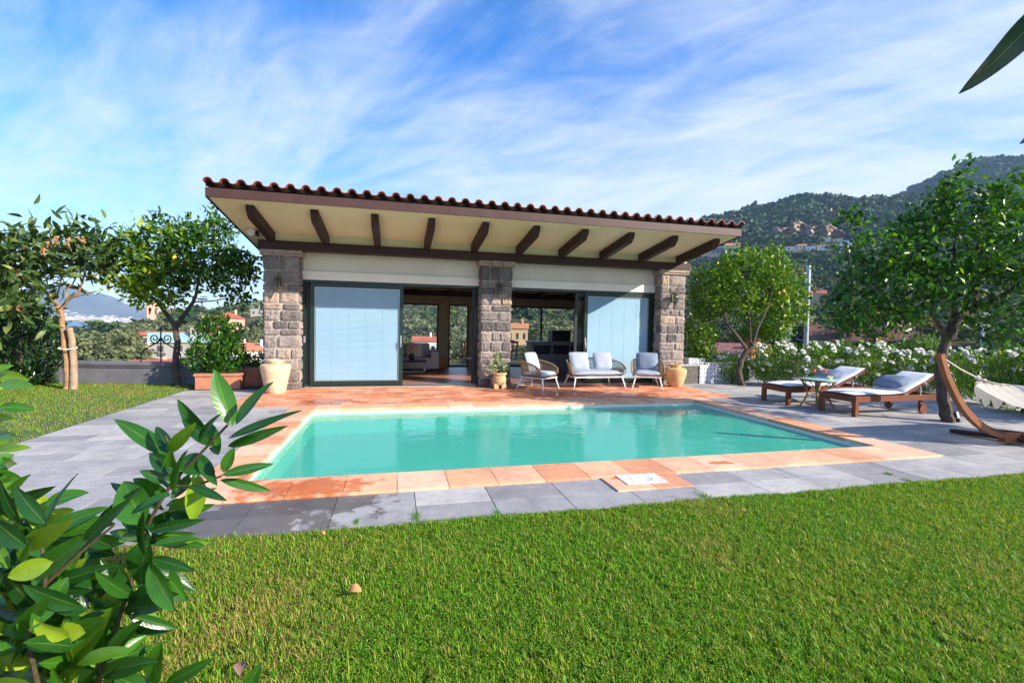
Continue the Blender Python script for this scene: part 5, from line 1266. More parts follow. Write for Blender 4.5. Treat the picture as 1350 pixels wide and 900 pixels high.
for k in range(46):   # whorls along the main stem
    u = random.random(); x_ = 130+u*100; y_ = 905-u*262+random.uniform(-8, 8); a = random.choice([random.uniform(.2, 1.3), random.uniform(1.6, 2.9), random.uniform(-.7, .2)]); Lp = random.uniform(50, 84)
    shrub_leaf(Lf, x_, y_, x_+math.cos(a)*Lp, y_-math.sin(a)*Lp*.8, random.uniform(13, 22), random.uniform(1.17, 1.30), random.choice([.15, .3, .4, .5, .65, .8]), random.uniform(-.1, .1), (random.uniform(-.8, .9), random.uniform(-.2, 1.2)), random.uniform(.05, .25), random.uniform(-.6, .6))
sb0 = atd(120, 1000, 1.2); sb0 = np.array([sb0[0], sb0[1], 0.])
ls_ = empty('laurel_shrub', tuple(sb0), 0, 'glossy broad-leaved laurel shrub in the left foreground reaching over the paving', 'shrub')
Lf.build('foliage', M['laurel'], ls_, sb0)
mb = MB()
def stem(pts, r0, r1):
    sp__ = smooth_path([Vector(atd(a, b_, d_))-Vector(sb0) if a is not None else Vector((0, 0, 0)) for a, b_, d_ in pts], 5); m = len(sp__); mb.tube(sp__, [r0+(r1-r0)*i/(m-1) for i in range(m)], 8)
stem([(None, 0, 0), (130, 905, 1.22), (145, 850, 1.23), (172, 770, 1.23), (192, 700, 1.22), (225, 640, 1.22), (262, 600, 1.22), (300, 560, 1.21)], .0075, .003)
stem([(225, 640, 1.22), (255, 640, 1.21), (292, 627, 1.2)], .004, .0025); stem([(235, 630, 1.22), (228, 600, 1.21), (218, 575, 1.2)], .004, .0025)
stem([(None, 0, 0), (40, 860, 1.12), (60, 770, 1.12), (52, 705, 1.12)], .0065, .003); stem([(60, 770, 1.12), (110, 725, 1.14), (150, 692, 1.16)], .004, .003); stem([(None, 0, 0), (205, 930, 1.2), (204, 900, 1.2)], .006, .004); stem([(None, 0, 0), (320, 940, 1.2), (322, 910, 1.2)], .005, .003)
M['twig'] = mat('laurel_stem', (.06, .045, .02), .6, .4, 30, .3); mb.build('stems', M['twig'], ls_, 'auto')
# second, lighter shrub at far left
L2 = LeafSet(); sb1 = atd(-60, 900, 1.9); sb1 = np.array([sb1[0], sb1[1], 0.])
for k in range(85):
    y_ = random.uniform(485, 680); x_ = random.uniform(-70, 2); a = random.uniform(-.35, 1.1); Lp = random.uniform(28, 52)
    shrub_leaf(L2, x_, y_, x_+math.cos(a)*Lp, y_-math.sin(a)*Lp*.55, random.uniform(11, 18), random.uniform(1.75, 2.1), random.choice([.45, .6, .75, .85, .95]), random.uniform(-.1, .1), (random.uniform(-.6, .6), random.uniform(.2, 1.2)), .12, random.uniform(-.4, .4))
l2 = empty('young_laurel', tuple(sb1), 0, 'lighter yellow-green laurel at the left picture edge above the darker shrub', 'shrub'); L2.build('foliage', M['laurel'], l2, sb1)
mb = MB(); mb.tube([(0, 0, 0), tuple(atd(-45, 700, 1.9)-sb1), tuple(atd(-30, 500, 1.9)-sb1)], [.012, .008, .004], 7); mb.build('stems', M['twig'], l2, 'auto')
# overhanging branch top right
L3 = LeafSet(); ob = atd(1440, -40, 1.0)
L3.add(big_leaf(atd(1400, -12, 1.0), atd(1264, 124, 1.0), 36/F, -fw+CU*.3+CR*.5, .0, -.16, .12, .1, 14)); L3.add(big_leaf(atd(1420, 120, 1.05), atd(1344, 190, 1.05), 30/F, -fw+CR*.5, .1, .1))
for k in range(60):  # unseen leaves added on the sun side to shade the visible leaf
    c_ = atd(random.uniform(1255, 1420), random.uniform(-40, 200), 1.0)+np.array(SUN)*random.uniform(.28, .85); dd_ = RNG.normal(0, 1, 3); dd_ /= np.linalg.norm(dd_)
    if project(c_)[0] < 1420: continue
    L3.add(big_leaf(c_, c_+dd_*.13, .05, np.array(SUN)+RNG.normal(0, .4, 3), .2, .1))
lt = empty('overhanging_branch', tuple(ob), 0, 'dark narrow leaf of an overhanging branch at the upper right corner, with added unseen leaves shading it', 'branch'); L3.build('leaves', M['laurel'], lt, ob)
mb = MB(); mb.tube([(0, 0, 0), tuple(atd(1400, -12, 1.0)-ob)], .004, 6); mb.tube([(0, 0, 0), tuple(atd(1420, 120, 1.05)-ob)], .003, 6); mb.tube([(0, 0, 0), (.3, -.25, .2), (.5, -.5, .3)], [.004, .006, .008], 7); mb.build('twig', M['twig'], lt)

# ================================================================ FAR LANDSCAPE
def lerp_table(cols, R_, px_, s_):
    ks = sorted(cols); px_ = min(max(px_, ks[0]), ks[-1])
    for a, b in zip(ks[:-1], ks[1:]):
        if a <= px_ <= b: f = (px_-a)/(b-a); f = f*f*(3-2*f) if b-a < 120 else f; row_ = [u*(1-f)+v*f for u, v in zip(cols[a], cols[b])]; break
    x = s_*(len(R_)-1); i = min(int(x), len(R_)-2); f = x-i
    return math.exp(math.log(R_[i])*(1-f)+math.log(R_[i+1])*f), row_[i]*(1-f)+row_[i+1]*f
RL = [14, 35, 70, 130, 230, 400]
CL = {-500: [640, 560, 512, 478, 458, 450], 0: [640, 560, 510, 476, 458, 453], 100: [640, 558, 507, 474, 456, 450], 150: [640, 555, 503, 470, 450, 444], 200: [640, 552, 500, 463, 438, 424], 270: [640, 550, 498, 458, 430, 413], 345: [640, 548, 496, 453, 422, 404], 760: [640, 545, 492, 450, 420, 398]}
RR = [16, 40, 75, 115, 170, 290, 500, 820]
CRt = {640: [600, 530, 482, 458, 440, 405, 360, 330], 900: [600, 520, 480, 456, 440, 405, 352, 301], 960: [600, 520, 480, 455, 440, 398, 342, 287], 1000: [600, 520, 480, 455, 438, 392, 335, 276], 1060: [600, 520, 480, 454, 437, 388, 328, 263], 1120: [600, 522, 481, 453, 436, 387, 328, 267], 1180: [600, 522, 482, 452, 436, 388, 328, 266], 1350: [600, 525, 485, 455, 436, 390, 325, 268], 1800: [600, 530, 490, 455, 430, 380, 310, 250]}
RM = [900, 1120, 1380]
CM = {1040: [360, 330, 300], 1120: [350, 310, 280], 1180: [340, 300, 263], 1215: [330, 290, 246], 1250: [330, 280, 229], 1290: [330, 270, 214], 1350: [330, 270, 211], 1500: [330, 260, 205], 1800: [330, 260, 215]}
def sheet(name, cols, R_, px0, px1, nx, ns, m, amp, drop):
    V = []; 
    for j in range(ns+2):
        for i in range(nx+1):
            px_ = px0+(px1-px0)*i/nx
            if j <= ns:
                r, py = lerp_table(cols, R_, px_, j/ns); p = atr(px_, py, r)
                p[2] += amp*r*.01*(math.sin(px_*.05+j*.5)+.6*math.sin(px_*.11-j*.9))*(.3 if j == ns else 1)
            else:
                r, py = lerp_table(cols, R_, px_, 1); p = atr(px_, py, r*1.6); p[2] = drop
            V.append(p)
    Fc = []
    for j in range(ns+1):
        for i in range(nx): a = j*(nx+1)+i; Fc.append((a, a+1, a+nx+2, a+nx+1))
    return npmesh(name, V, Fc, m, None, RNG.random(len(V)), True, 'structure')
t = NT('hillside_ground'); n1 = t.noise(.06, 8, None, .7); M['hill'] = t.done(t.pr(t.ramp(n1, [(.3, (.035, .045, .02)), (.5, (.07, .075, .03)), (.62, (.14, .12, .06)), (.75, (.05, .07, .025))]), .95, None, 0, .1))
sheet('olive_hill', CL, RL, -500, 760, 90, 40, M['hill'], .25, -70)
sheet('valley_slope', CRt, RR, 640, 1800, 110, 60, M['hill'], .2, -20)
sheet('far_mountain', CM, RM, 1040, 1800, 80, 16, M['hill'], .35, 50)
n = 64; Vd = [(300*math.cos(2*math.pi*k/n), 300*math.sin(2*math.pi*k/n), -9.) for k in range(n)]
mb = MB(); mb.add(Vd, [tuple(range(n))]); mb.build('ground', M['hill'], kind='structure')
mb = MB(); mb.box(-14, 15, -12, 13.2, -9.2, -.405); mb.build('garden_terrace', M['parapet'], kind='structure')
t = NT('sea_water'); M['sea'] = t.done(t.pr((.05, .15, .28), .35, t.bump(t.noise(.05, 4), .3, 1.0), 0, .5))
n = 96; Vd = [(6900*math.cos(2*math.pi*k/n), 6900*math.sin(2*math.pi*k/n), -20.) for k in range(n)]
mb = MB(); mb.add(Vd, [tuple(range(n))]); mb.build('sea', M['sea'], kind='structure')
# volcano across the bay, coastal plain with town
RV = 4200
t = NT('volcano_slopes'); zs = t.N('ShaderNodeSeparateXYZ'); t.L(t.coord(), zs.inputs[0])
M['volc'] = t.done(t.pr(t.ramp(t.noise(.003, 7, None, .65), [(.35, (.05, .06, .05)), (.55, (.10, .10, .08)), (.7, (.16, .13, .11))]), .95, None, 0, .1))
prof = {-600: 420, -300: 418, -160: 412, -60: 402, 0: 392, 40: 384, 80: 380, 100: 383, 130: 391, 150: 397, 175: 407, 200: 413, 260: 417, 400: 421, 600: 424}
def pint(px_):
    ks = sorted(prof)
    for a, b in zip(ks[:-1], ks[1:]):
        if a <= px_ <= b: f = (px_-a)/(b-a); return prof[a]*(1-f)+prof[b]*f
    return 420
V = []; nx = 160; ns = 14
for j in range(ns+1):
    for i in range(nx+1):
        px_ = -600+1200*i/nx; s = j/ns; r = RV+s*1300; zr_ = atr(px_, pint(px_), RV+1300)[2]
        p = atr(px_, 420, r); p[2] = -19.5+(zr_+49.5)*(s**1.5)*(1+.05*math.sin(px_*.13+j)+.03*math.sin(px_*.31-j*2)) if j else -21
        V.append(p)
for i in range(nx+1): p = V[ns*(nx+1)+i].copy(); p[:2] *= 1.15; p[2] = -20; V.append(p)
Fc = [(j*(nx+1)+i, j*(nx+1)+i+1, (j+1)*(nx+1)+i+1, (j+1)*(nx+1)+i) for j in range(ns+1) for i in range(nx)]
npmesh('volcano', V, Fc, M['volc'], None, None, True, 'structure')
V = []; Fc = []; S = []
for k in range(2600):
    px_ = RNG.uniform(-300, 420); r = RV+abs(RNG.normal(0, 230))+20; p = atr(px_, 420, r); s = (r-RV)/1300; zr_ = atr(px_, pint(px_), RV+1300)[2]
    z = -20+(zr_+20)*(s**1.5); w_ = RNG.uniform(7, 19); h = RNG.uniform(5, 11); d_ = RNG.uniform(7, 16)
    b = len(V); V += [(p[0]+a*w_, p[1]+c_*d_, z+q*h) for q in (0, 1) for a, c_ in ((-1, -1), (1, -1), (1, 1), (-1, 1))]
    Fc += [(b+4, b+5, b+6, b+7), (b, b+1, b+5, b+4), (b+1, b+2, b+6, b+5), (b+2, b+3, b+7, b+6), (b+3, b, b+4, b+7)]; S += [RNG.random()]*8
t = NT('far_town_walls'); M['town'] = t.done(t.pr(t.ramp(t.attr(), [(0, (.30, .24, .20)), (.5, (.50, .42, .37)), (1, (.72, .66, .62))]), .8))
npmesh('coastal_town', V, Fc, M['town'], None, S, False, 'stuff')

# ---- houses
HC = {'pink': (.58, .33, .24), 'white': (.78, .76, .72), 'cream': (.68, .56, .40), 'ochre': (.58, .40, .22), 'grey': (.27, .26, .25)}
for k in list(HC): M['w_'+k] = mat('wall_'+k, HC[k], .85, .08, .4, 0)
M['roofred'] = mat('red_roof_tiles', (.36, .10, .06), .8, .25, .8, .0); M['rooforange'] = mat('orange_roof_tiles', (.46, .18, .09), .8, .25, .8, 0); M['shutter'] = mat('shutters', (.10, .06, .04), .7, .1, 2, 0); M['darkwin'] = mat('window_dark', (.04, .05, .06), .2, .1, 2, 0)
M['blue'] = mat('blue_sheet_roof', (.10, .22, .48), .5, .1, 1, 0); M['teal'] = mat('pale_teal_cover', (.24, .38, .37), .6, .05, 1, 0)
occl = []
def inv_r(cols, R_, px_, py_):
    for k in range(400):
        r, y = lerp_table(cols, R_, px_, k/399)
        if y <= py_: return r
    return R_[-1]
def house(cols, R_, px_, pyb, r, wpx, hpx, label, wall='white', roof='roofred', kind_='gable', rz=None, nwin=3, depth=.8, rise=.3, cat='house', zoff=0):
    r = inv_r(cols, R_, px_, pyb)
    base = atr(px_, pyb, r); k = r/F*1.02; w_ = wpx*k; h = hpx*k; d_ = w_*depth
    o = empty('house', tuple(base), (math.atan2(-(px_-675)/F-math.tan(YAW), 1) if rz is None else rz), label, cat, 'distant houses')
    mb = MB(); mb.box(-w_/2, w_/2, -d_/2, d_/2, -h*1.5, h); mb.build('wall', M['w_'+wall], o)
    ov = .05*w_; rh = rise*h
    mb = MB()
    if kind_ == 'gable':
        P = [(-w_/2-ov, -d_/2-ov, h-.02*h), (w_/2+ov, -d_/2-ov, h-.02*h), (w_/2+ov, d_/2+ov, h-.02*h), (-w_/2-ov, d_/2+ov, h-.02*h), (-w_/2-ov, 0, h+rh), (w_/2+ov, 0, h+rh)]
        mb.add(P, [(0, 1, 5, 4), (2, 3, 4, 5), (0, 4, 3), (1, 2, 5), (3, 2, 1, 0)])
    elif kind_ == 'gablex':
        P = [(-w_/2-ov, -d_/2-ov, h*.99), (w_/2+ov, -d_/2-ov, h*.99), (w_/2+ov, d_/2+ov, h*.99), (-w_/2-ov, d_/2+ov, h*.99), (0, -d_/2-ov, h+rh), (0, d_/2+ov, h+rh)]
        mb.add(P, [(0, 4, 5, 3), (1, 2, 5, 4), (0, 1, 4), (2, 3, 5), (3, 2, 1, 0)])
    elif kind_ == 'mono':
        P = [(-w_/2-ov, -d_/2-ov, h), (w_/2+ov, -d_/2-ov, h), (w_/2+ov, d_/2+ov, h+rh), (-w_/2-ov, d_/2+ov, h+rh)]; P += [(a, b, c_-.12*h) for a, b, c_ in P]
        mb.add(P, [(0, 1, 2, 3), (7, 6, 5, 4), (0, 4, 5, 1), (1, 5, 6, 2), (2, 6, 7, 3), (3, 7, 4, 0)])
    else: mb.box(-w_/2-.02*w_, w_/2+.02*w_, -d_/2-.02*w_, d_/2+.02*w_, h, h*1.06)
    rf = mb.build('roof', M[roof], o)
    mb = MB(); mb.box(w_*.2, w_*.28, -.05*w_, .04*w_, h, h+rh+.25*h); mb.build('chimney', M['w_'+wall], rf)
    for i in range(nwin):
        x = -w_/2+w_*(i+.5)/nwin; ww = w_/nwin*.17
        mb = MB(); mb.box(x-ww, x+ww, -d_/2-.01*w_, -d_/2+.02*w_, h*.38, h*.72); f = mb.build('window', M['shutter'], o)
        mb = MB(); mb.box(x-ww*.75, x+ww*.75, -d_/2-.014*w_, -d_/2-.0102*w_, h*.41, h*.69); mb.build('pane', M['darkwin'], f)
    occl.append((px_-wpx*.62, px_+wpx*.62, pyb-hpx*(1.1+rise), pyb-hpx*.18, r)); return o
house(CL, RL, 301, 436, 215, 30, 14, 'pink house with red tiled roof on the olive hill', 'pink', 'roofred', 'gablex', nwin=2, rise=.45)
house(CL, RL, 334, 479, 100, 34, 17, 'white house with orange-red roof just left of the pavilion pillar', 'white', 'rooforange', 'mono', nwin=2, rise=.35)
house(CL, RL, 316, 474, 108, 20, 16, 'shaded white house annex with flat roof behind the planter shrub', 'white', 'rooforange', 'mono', nwin=2, rise=.2)
house(CL, RL, 232, 458, 128, 62, 15, 'long cream building with thin red roof behind the orange tree trunk', 'cream', 'roofred', 'mono', nwin=6, depth=.25, rise=.12)
house(CL, RL, 236, 471, 112, 48, 18, 'building with pale teal sheet roof in front of the long cream building', 'grey', 'teal', 'mono', nwin=3, depth=.3, rise=.45)
house(CL, RL, 203, 494, 80, 38, 12, 'small stone house with red-brown roof behind the iron ornament', 'ochre', 'roofred', 'gable', nwin=2, rise=.35)
house(CL, RL, 201, 424, 392, 10, 19, 'tall pinkish tower block on the left ridge', 'pink', 'w_pink', 'flat', nwin=2)
house(CL, RL, 338, 418, 330, 12, 9, 'small grey house near the left pillar on the ridge', 'grey', 'w_grey', 'flat', nwin=2)
house(CL, RL, 560, 470, 150, 30, 20, 'house with red roof seen through the left rear window', 'white', 'roofred', 'gable', nwin=3)
house(CL, RL, 682, 455, 90, 26, 22, 'yellow house with orange roof seen through the rear windows', 'ochre', 'rooforange', 'gable', nwin=3)
house(CRt, RR, 1136, 430, 140, 46, 13, 'low white house with flat red roof on the opposite terrace', 'white', 'roofred', 'mono', nwin=3, depth=.5, rise=.2)
house(CRt, RR, 1075, 398, 300, 18, 9, 'small house with dark red roof right of the steel pole', 'ochre', 'roofred', 'gable', nwin=2, rise=.4)
house(CRt, RR, 1049, 373, 400, 14, 12, 'pinkish house with red roof high behind the steel pole', 'pink', 'roofred', 'gable', nwin=2)
house(CRt, RR, 1003, 392, 320, 18, 7, 'small house with orange roof seen through the yellow lemon tree', 'cream', 'rooforange', 'gable', nwin=2)
house(CRt, RR, 946, 337, 620, 34, 9, 'long pale building with dark windows below the smoke', 'grey', 'w_white', 'flat', nwin=7, depth=.3)
house(CRt, RR, 966, 338, 600, 14, 12, 'orange-roofed house at the end of the long pale building', 'cream', 'rooforange', 'gable', nwin=2)
for i, (px_, py_, w_, h, wall, roof, lb) in enumerate([(1044, 331, 16, 6, 'white', 'w_grey', 'white house at the left of the hillside hamlet'), (1057, 330, 10, 8, 'cream', 'rooforange', 'cream house in the middle of the hillside hamlet'), (1068, 331, 10, 6, 'white', 'blue', 'white house with bluish roof in the hillside hamlet'), (1084, 330, 10, 6, 'white', 'w_grey', 'small white house at the right of the hillside hamlet'),
   (1117, 324, 18, 7, 'white', 'blue', 'house with bright blue roof below the cliff'), (1104, 320, 10, 5, 'cream', 'rooforange', 'little house with orange roof left of the blue roof'), (1090, 318, 8, 4, 'white', 'w_grey', 'tiny white house under the cliff'), (1190, 415, 20, 8, 'grey', 'roofred', 'grey farmhouse behind the big lemon tree')]):
    house(CRt, RR, px_, py_, None, w_*.85, h*.62, lb, wall, roof, 'gable', nwin=2, rise=.35)
M['rooffaded'] = mat('faded_roof', (.20, .085, .075), .9, .35, 1.5, 0)
house(CRt, RR, 968, 478, 26, 70, 12, 'low outbuilding with faded red roof behind the tiled wall', 'grey', 'rooffaded', 'mono', nwin=2, depth=.3, rise=.9, cat='outbuilding')
occl.pop()
# red-earth terrace, hedge lines, road
mb = MB(); V = []
for i in range(25):
    px_ = 1062+150*i/24
    V += [atr(px_, 449, 84), atr(px_, 428+3*math.sin(i*.6), 92), atr(px_, 425.5, 110)]
fs = []
for i in range(24): fs += [(3*i, 3*i+3, 3*i+4, 3*i+1), (3*i+1, 3*i+4, 3*i+5, 3*i+2)]
mb.add(V, fs); mb.build('red_earth_bank', mat('red_earth', (.12, .050, .032), .95, .35, .5, .3, 3), kind='structure')
occl.append((1060, 1215, 427, 446, 84))
# parked car far away
cr = atr(1143, 440, 110); cp = empty('parked_car', tuple(cr), .3, 'tiny white car parked on the opposite terrace below the white house', 'car')
mb = MB(); mb.box(-2, 2, -.8, .8, .3, .85, bev=.12); mb.build('body', M['w_white'], cp); mb = MB(); mb.box(-1.1, 1.2, -.7, .7, .85, 1.4, bev=.2); mb.build('cabin', M['darkwin'], cp)
for sx in (-1, 1):
    for sy in (-1, 1): mb = MB(); mb.lathe([(.3, -.1), (.3, .1)], 12); o = mb.build('wheel', M['black'], cp); o.rotation_euler = (math.pi/2, 0, 0); o.location = (sx*1.25, sy*.78, .3)
occl.append((1130, 1156, 429, 441, 110))
# cliffs
t = NT('limestone_cliff'); M['cliff'] = t.done(t.pr(t.ramp(t.noise(.05, 8, None, .7), [(.3, (.16, .12, .10)), (.5, (.36, .26, .18)), (.7, (.60, .44, .31))]), .95, t.bump(t.noise(.08, 6), 1.0, 6.0), 0, .1))
def cliff(px0, px1, pt_, pb2, r, seed):
    rr = np.random.default_rng(seed); nx, nz = 34, 9; V = []
    for j in range(nz+1):
        for i in range(nx+1):
            u = i/nx; px_ = px0+(px1-px0)*u; v = j/nz; env = math.sin(math.pi*u)**.4
            yb = pb2-4*(1-env)+rr.uniform(-1, 1); yt_ = yb-(pb2-pt_)*env*(1+.25*math.sin(u*17+seed))
            V.append(atr(px_, yb+(yt_-yb)*v, r-14+v*10+rr.uniform(-7, 7)+8*math.sin(u*31)))
    Fc = [(j*(nx+1)+i, j*(nx+1)+i+1, (j+1)*(nx+1)+i+1, (j+1)*(nx+1)+i) for j in range(nz) for i in range(nx)]
    npmesh('cliff', V, Fc, M['cliff'], None, None, False, 'structure'); occl.append((px0, px1, pt_+1, pb2-1, r))
cliff(1012, 1114, 295, 312, inv_r(CRt, RR, 1064, 311), 1); cliff(1086, 1112, 276, 288, inv_r(CRt, RR, 1100, 290), 2)

# ---- wooded slopes (masses that cannot be counted)
def clump(n, flat=.8, seed=0, tall=1.):
    """leafy crown of unit radius made of n small quads on lumpy lobes"""
    g = np.random.default_rng(seed); nl = 7
    L_ = g.normal(0, .42, (nl, 3)); L_[:, 2] = np.abs(L_[:, 2])*.8*tall; R_ = g.uniform(.38, .6, nl)
    k = g.integers(0, nl, n); u = g.normal(size=(n, 3)); u /= np.linalg.norm(u, axis=1)[:, None]; u[:, 2] = np.where(u[:, 2] < -.3, -u[:, 2], u[:, 2])
    P = L_[k]+u*R_[k][:, None]*g.uniform(.8, 1.05, n)[:, None]; P[:, 2] *= flat
    nn = u+g.normal(0, .45, (n, 3)); nn /= np.linalg.norm(nn, axis=1)[:, None]
    a = np.cross(nn, [0, 0, 1.]); a /= np.linalg.norm(a, axis=1)[:, None]+1e-6; b = np.cross(nn, a)
    s = g.uniform(.6, 1.3, n)[:, None]*1.9/math.sqrt(n)
    V = np.stack([P-a*s, P-b*s*.8, P+a*s, P+b*s*.8], 1)+g.normal(0, .03, (n, 4, 3))
    return V.reshape(-1, 3), np.arange(n*4).reshape(-1, 4)
LIB = {nq: [clump(nq, .8, 10*nq+i) for i in range(5)] for nq in (24, 60, 160, 520)}
def forest(name, cols, R_, items, mat_, label=None):
    Vs, Fs, Ss = [], [], []; off = 0
    for (p, rad, nq, sh, fl) in items:
        V, Fc = LIB[nq][RNG.integers(0, 5)]; a = RNG.uniform(0, 6.28); ca, sa = math.cos(a), math.sin(a)
        W = V.copy(); W[:, 0], W[:, 1] = V[:, 0]*ca-V[:, 1]*sa, V[:, 0]*sa+V[:, 1]*ca
        W = W*np.array([rad, rad, rad*fl])+np.array([p[0], p[1], p[2]+rad*.55*fl])
        Vs.append(W); Fs.append(Fc+off); off += len(W)
        Ss.append(np.clip(sh+np.repeat(RNG.normal(0, .14, len(Fc)), 4), 0, 1))
    return npmesh(name, np.concatenate(Vs), np.concatenate(Fs), mat_, None, np.concatenate(Ss), False, 'stuff')
def blocked(P, rad):
    x, y = project(P+np.array([0, 0, rad*.6])); r = math.hypot(P[0], P[1]); rp = rad*F/r
    for (a, b, c_, d, R_) in occl:
        if r < R_*1.04 and a-rp < x < b+rp and c_-rp*.7 < y < d+rp*1.0: return True
        if abs(r-R_) < rad*1.5 and a < x < b and c_ < y < d+4: return True
    return False
def scat(cols, R_, px0, px1, s0, s1, n, rfun, nq, shf, fl=(.8, 1.1), keep=None):
    out = []
    for _ in range(n):
        px_ = RNG.uniform(px0, px1); s = RNG.uniform(s0, s1); r, py = lerp_table(cols, R_, px_, s)
        p = atr(px_, py, r); rad = rfun(r)*RNG.uniform(.7, 1.3)
        if keep and not keep(px_, py, r): continue
        if blocked(p, rad): continue
        out.append((p, rad, nq, shf(), RNG.uniform(*fl)))
    return out
def S_(i, k): return i/(k-1)
it = scat(CL, RL, -300, 760, S_(2, 6), S_(3, 6), 260, lambda r: 2.6, 520, lambda: RNG.uniform(.3, .75))
it += scat(CL, RL, -300, 760, S_(3, 6), S_(4, 6), 520, lambda r: 3.0, 160, lambda: RNG.uniform(.3, .75))
it += scat(CL, RL, -300, 760, S_(4, 6), 1, 850, lambda r: 3.4, 60, lambda: RNG.uniform(.25, .7))
forest('olive_grove', CL, RL, it, LEAF['olive'])
it = scat(CL, RL, -300, 760, S_(3.6, 6), 1, 260, lambda r: 4.0, 60, lambda: RNG.uniform(.2, .7))
forest('evergreen_wood', CL, RL, it, LEAF['wood'])
it = scat(CRt, RR, 760, 1560, S_(2.5, 8), S_(4, 8), 240, lambda r: 2.8, 520, lambda: RNG.uniform(.25, .8))
it += scat(CRt, RR, 800, 1560, S_(3.9, 8), S_(5.3, 8), 1100, lambda r: 3.6, 160, lambda: RNG.uniform(.2, .7))
it2 = [x for x in it if RNG.random() < .45]; ids = {id(x) for x in it2}; it1 = [x for x in it if id(x) not in ids]
forest('valley_olive_grove', CRt, RR, it2, LEAF['olive'])
it1 += scat(CRt, RR, 820, 1500, S_(5.2, 8), S_(6.2, 8), 3000, lambda r: 4.2, 60, lambda: RNG.uniform(.1, .7))
it1 += scat(CRt, RR, 850, 1480, S_(6.1, 8), 1, 5200, lambda r: 5.6, 24, lambda: RNG.uniform(.1, .65), (.8, 1.3))
forest('wooded_hillside', CRt, RR, it1, LEAF['wood'])
it = scat(CM, RM, 1060, 1560, 0.3, 1, 3800, lambda r: 8.5, 24, lambda: RNG.uniform(.05, .6), (.6, 1.1))
forest('mountain_forest', CM, RM, it, LEAF['wood'])
# ---- individual far trees
def fartree(name, px_, pyb, r, wpx, hpx, m, label, umbrella=False, nq=520):
    base = atr(px_, pyb, r); k = r/F; o = empty(name, tuple(base), 0, label, 'tree'); R_ = wpx/2*k; h = hpx*k
    V, Fc = LIB[nq][RNG.integers(0, 5)]; W = V*np.array([R_, R_, R_*(.35 if umbrella else .8)])
    zc = h-R_*(.35 if umbrella else .75)*.9; W[:, 2] += zc
    npmesh('crown', W, Fc, m, o, np.clip(RNG.normal(.5, .2, len(Fc)), 0, 1).repeat(4))
    mb = MB(); mb.tube([(0, 0, -2), (.05*R_, 0, h*.5), (0, 0, zc+.1*R_)], [R_*.09, R_*.07, R_*.05], 7)
    for q in range(4):
        a = q*1.57+.4; mb.tube([(0, 0, zc*.75), (math.cos(a)*R_*.5, math.sin(a)*R_*.5, zc+.05*R_)], [R_*.04, R_*.02], 5)
    mb.build('trunk', M['bark'], o, 'auto')
fartree('umbrella_pine', 230, 422, 360, 20, 27, LEAF['wood'], 'umbrella pine with flat crown on the left ridge', True)
fartree('umbrella_pine', 266, 416, 360, 16, 20, LEAF['wood'], 'smaller flat-topped pine right of the taller umbrella pine', True)
fartree('umbrella_pine', 117, 446, 250, 24, 18, LEAF['brightbush'], 'round green pine on the horizon beside the loquat trunk', True)
fartree('yellow_tree', 226, 425, 240, 16, 14, LEAF['yellow'], 'yellowing tree on the hill behind the orange tree fork')
fartree('yellow_bush', 152, 474, 120, 30, 14, LEAF['yellow'], 'yellow-green bush on the olive slope left of the iron ornament')
fartree('green_tree', 337, 462, 150, 22, 24, LEAF['brightbush'], 'bright green tree between the pink house and the pillar')
fartree('pine_tree', 1110, 447, 85, 66, 34, LEAF['brightbush'], 'broad green pine right of the steel pole on the opposite terrace')
fartree('olive_tree', 1152, 464, 62, 34, 24, LEAF['olive'], 'rounded grey olive tree just above the rose hedge')
fartree('bare_tree', 1182, 418, 120, 22, 24, LEAF['olive'], 'brownish thin tree beside the low white house')
fartree('young_tree', 1213, 462, 60, 26, 34, LEAF['yellow'], 'brownish shrub tree beside the red earth bank')
fartree('round_bush', 1198, 466, 56, 18, 16, LEAF['bush'], 'dark round bush above the rose hedge')
def hedge_line(px0, px1, py_, r, h, m, label):
    a, b = atr(px0, py_, r), atr(px1, py_, r); n = int(np.linalg.norm(b-a)/1.0); o = empty('clipped_hedge', tuple(a), 0, label, 'hedge', 'hedges on the opposite terrace')
    Vs, Fs = [], []; off = 0
    for i in range(n):
        V, Fc = LIB[60][i % 5]; q = (b-a)*i/n; W = V*np.array([1.0, 1.0, h*.6])+q; Vs.append(W); Fs.append(Fc+off); off += len(W)
    npmesh('foliage', np.concatenate(Vs), np.concatenate(Fs), m, o, np.clip(RNG.normal(.5, .2, off//4), 0, 1).repeat(4))
hedge_line(1040, 1210, 461, 66, 1.9, LEAF['brightbush'], 'green clipped hedge below the red earth bank')
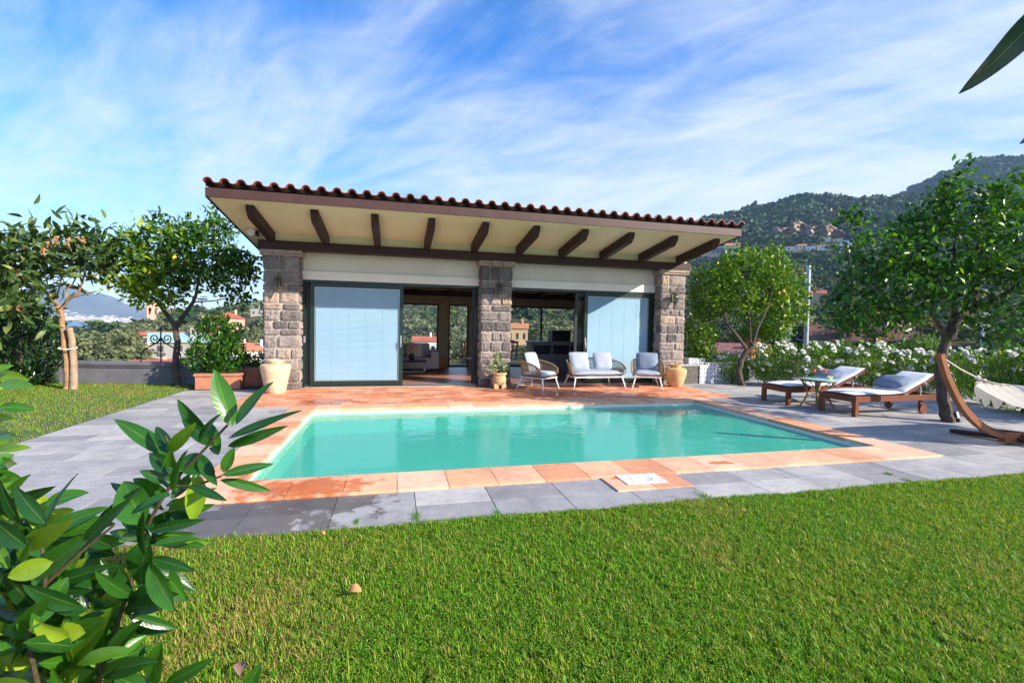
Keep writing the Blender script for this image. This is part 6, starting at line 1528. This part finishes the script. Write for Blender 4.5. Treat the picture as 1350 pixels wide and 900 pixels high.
hedge_line(1130, 1215, 427, 112, 1.6, LEAF['bush'], 'dark hedge above the red earth bank')
hedge_line(1062, 1205, 428, 94, .7, LEAF['yellow'], 'rusty low hedge along the top of the red earth bank')
# wires
for (a, b, zl, lb) in ((atr(1050, 447, 45), atr(1420, 452, 40), 0, 'thin cable crossing below the big lemon crown'), (atr(1195, 419, 60), atr(1430, 424, 55), 0, 'thin upper cable behind the big lemon trunk')):
    mb = MB(); a = Vector(a); b = Vector(b); mb.tube([a.lerp(b, k/10)-Vector((0, 0, .8*math.sin(math.pi*k/10))) for k in range(11)], .03, 5); tag(mb.build('cable', M['pole']), lb, 'cable', 'cables over the valley')
for (px_, pt_, pb2, r, lb) in ((1295, 416, 446, 60, 'pale utility pole seen under the big lemon crown'), (1041, 415, 450, 90, 'thin pole left of the green pine'), (1000, 430, 470, 46, 'slim pole behind the yellow lemon tree')):
    a = atr(px_, pb2, r); mb = MB(); mb.tube([(0, 0, -2), (0, 0, (pb2-pt_)*r/F)], .12*r/60, 8); o = mb.build('utility_pole', M['pole'], loc=tuple(a)); tag(o, lb, 'pole', 'utility poles in the valley')
# chimney smoke
t = NT('smoke'); v = t.N('ShaderNodeVolumePrincipled'); v.inputs['Color'].default_value = (.75, .85, 1, 1)
t.L(t.math('MULTIPLY', t.math('SUBTRACT', t.noise(.09, 4), .38, True), .30), v.inputs['Density']); t.L(v.outputs[0], t.out.inputs['Volume'])
c = atr(925, 327, 520); mb = MB(); mb.lathe([(.01, -9), (5, -7), (11, 0), (14, 7), (10, 14), (.01, 17)], 16); o = mb.build('smoke', t.m, loc=tuple(c), kind='stuff', smooth=True); o.rotation_euler = (0, .35, 0)
# haze
t = NT('haze'); v = t.N('ShaderNodeVolumePrincipled'); v.inputs['Color'].default_value = (.42, .66, 1, 1); v.inputs['Density'].default_value = .00015; v.inputs['Anisotropy'].default_value = .0; t.L(v.outputs[0], t.out.inputs['Volume'])
mb = MB(); mb.box(-7000, 7000, -1500, 7000, -72, 540); mb.build('haze', t.m, kind='stuff')
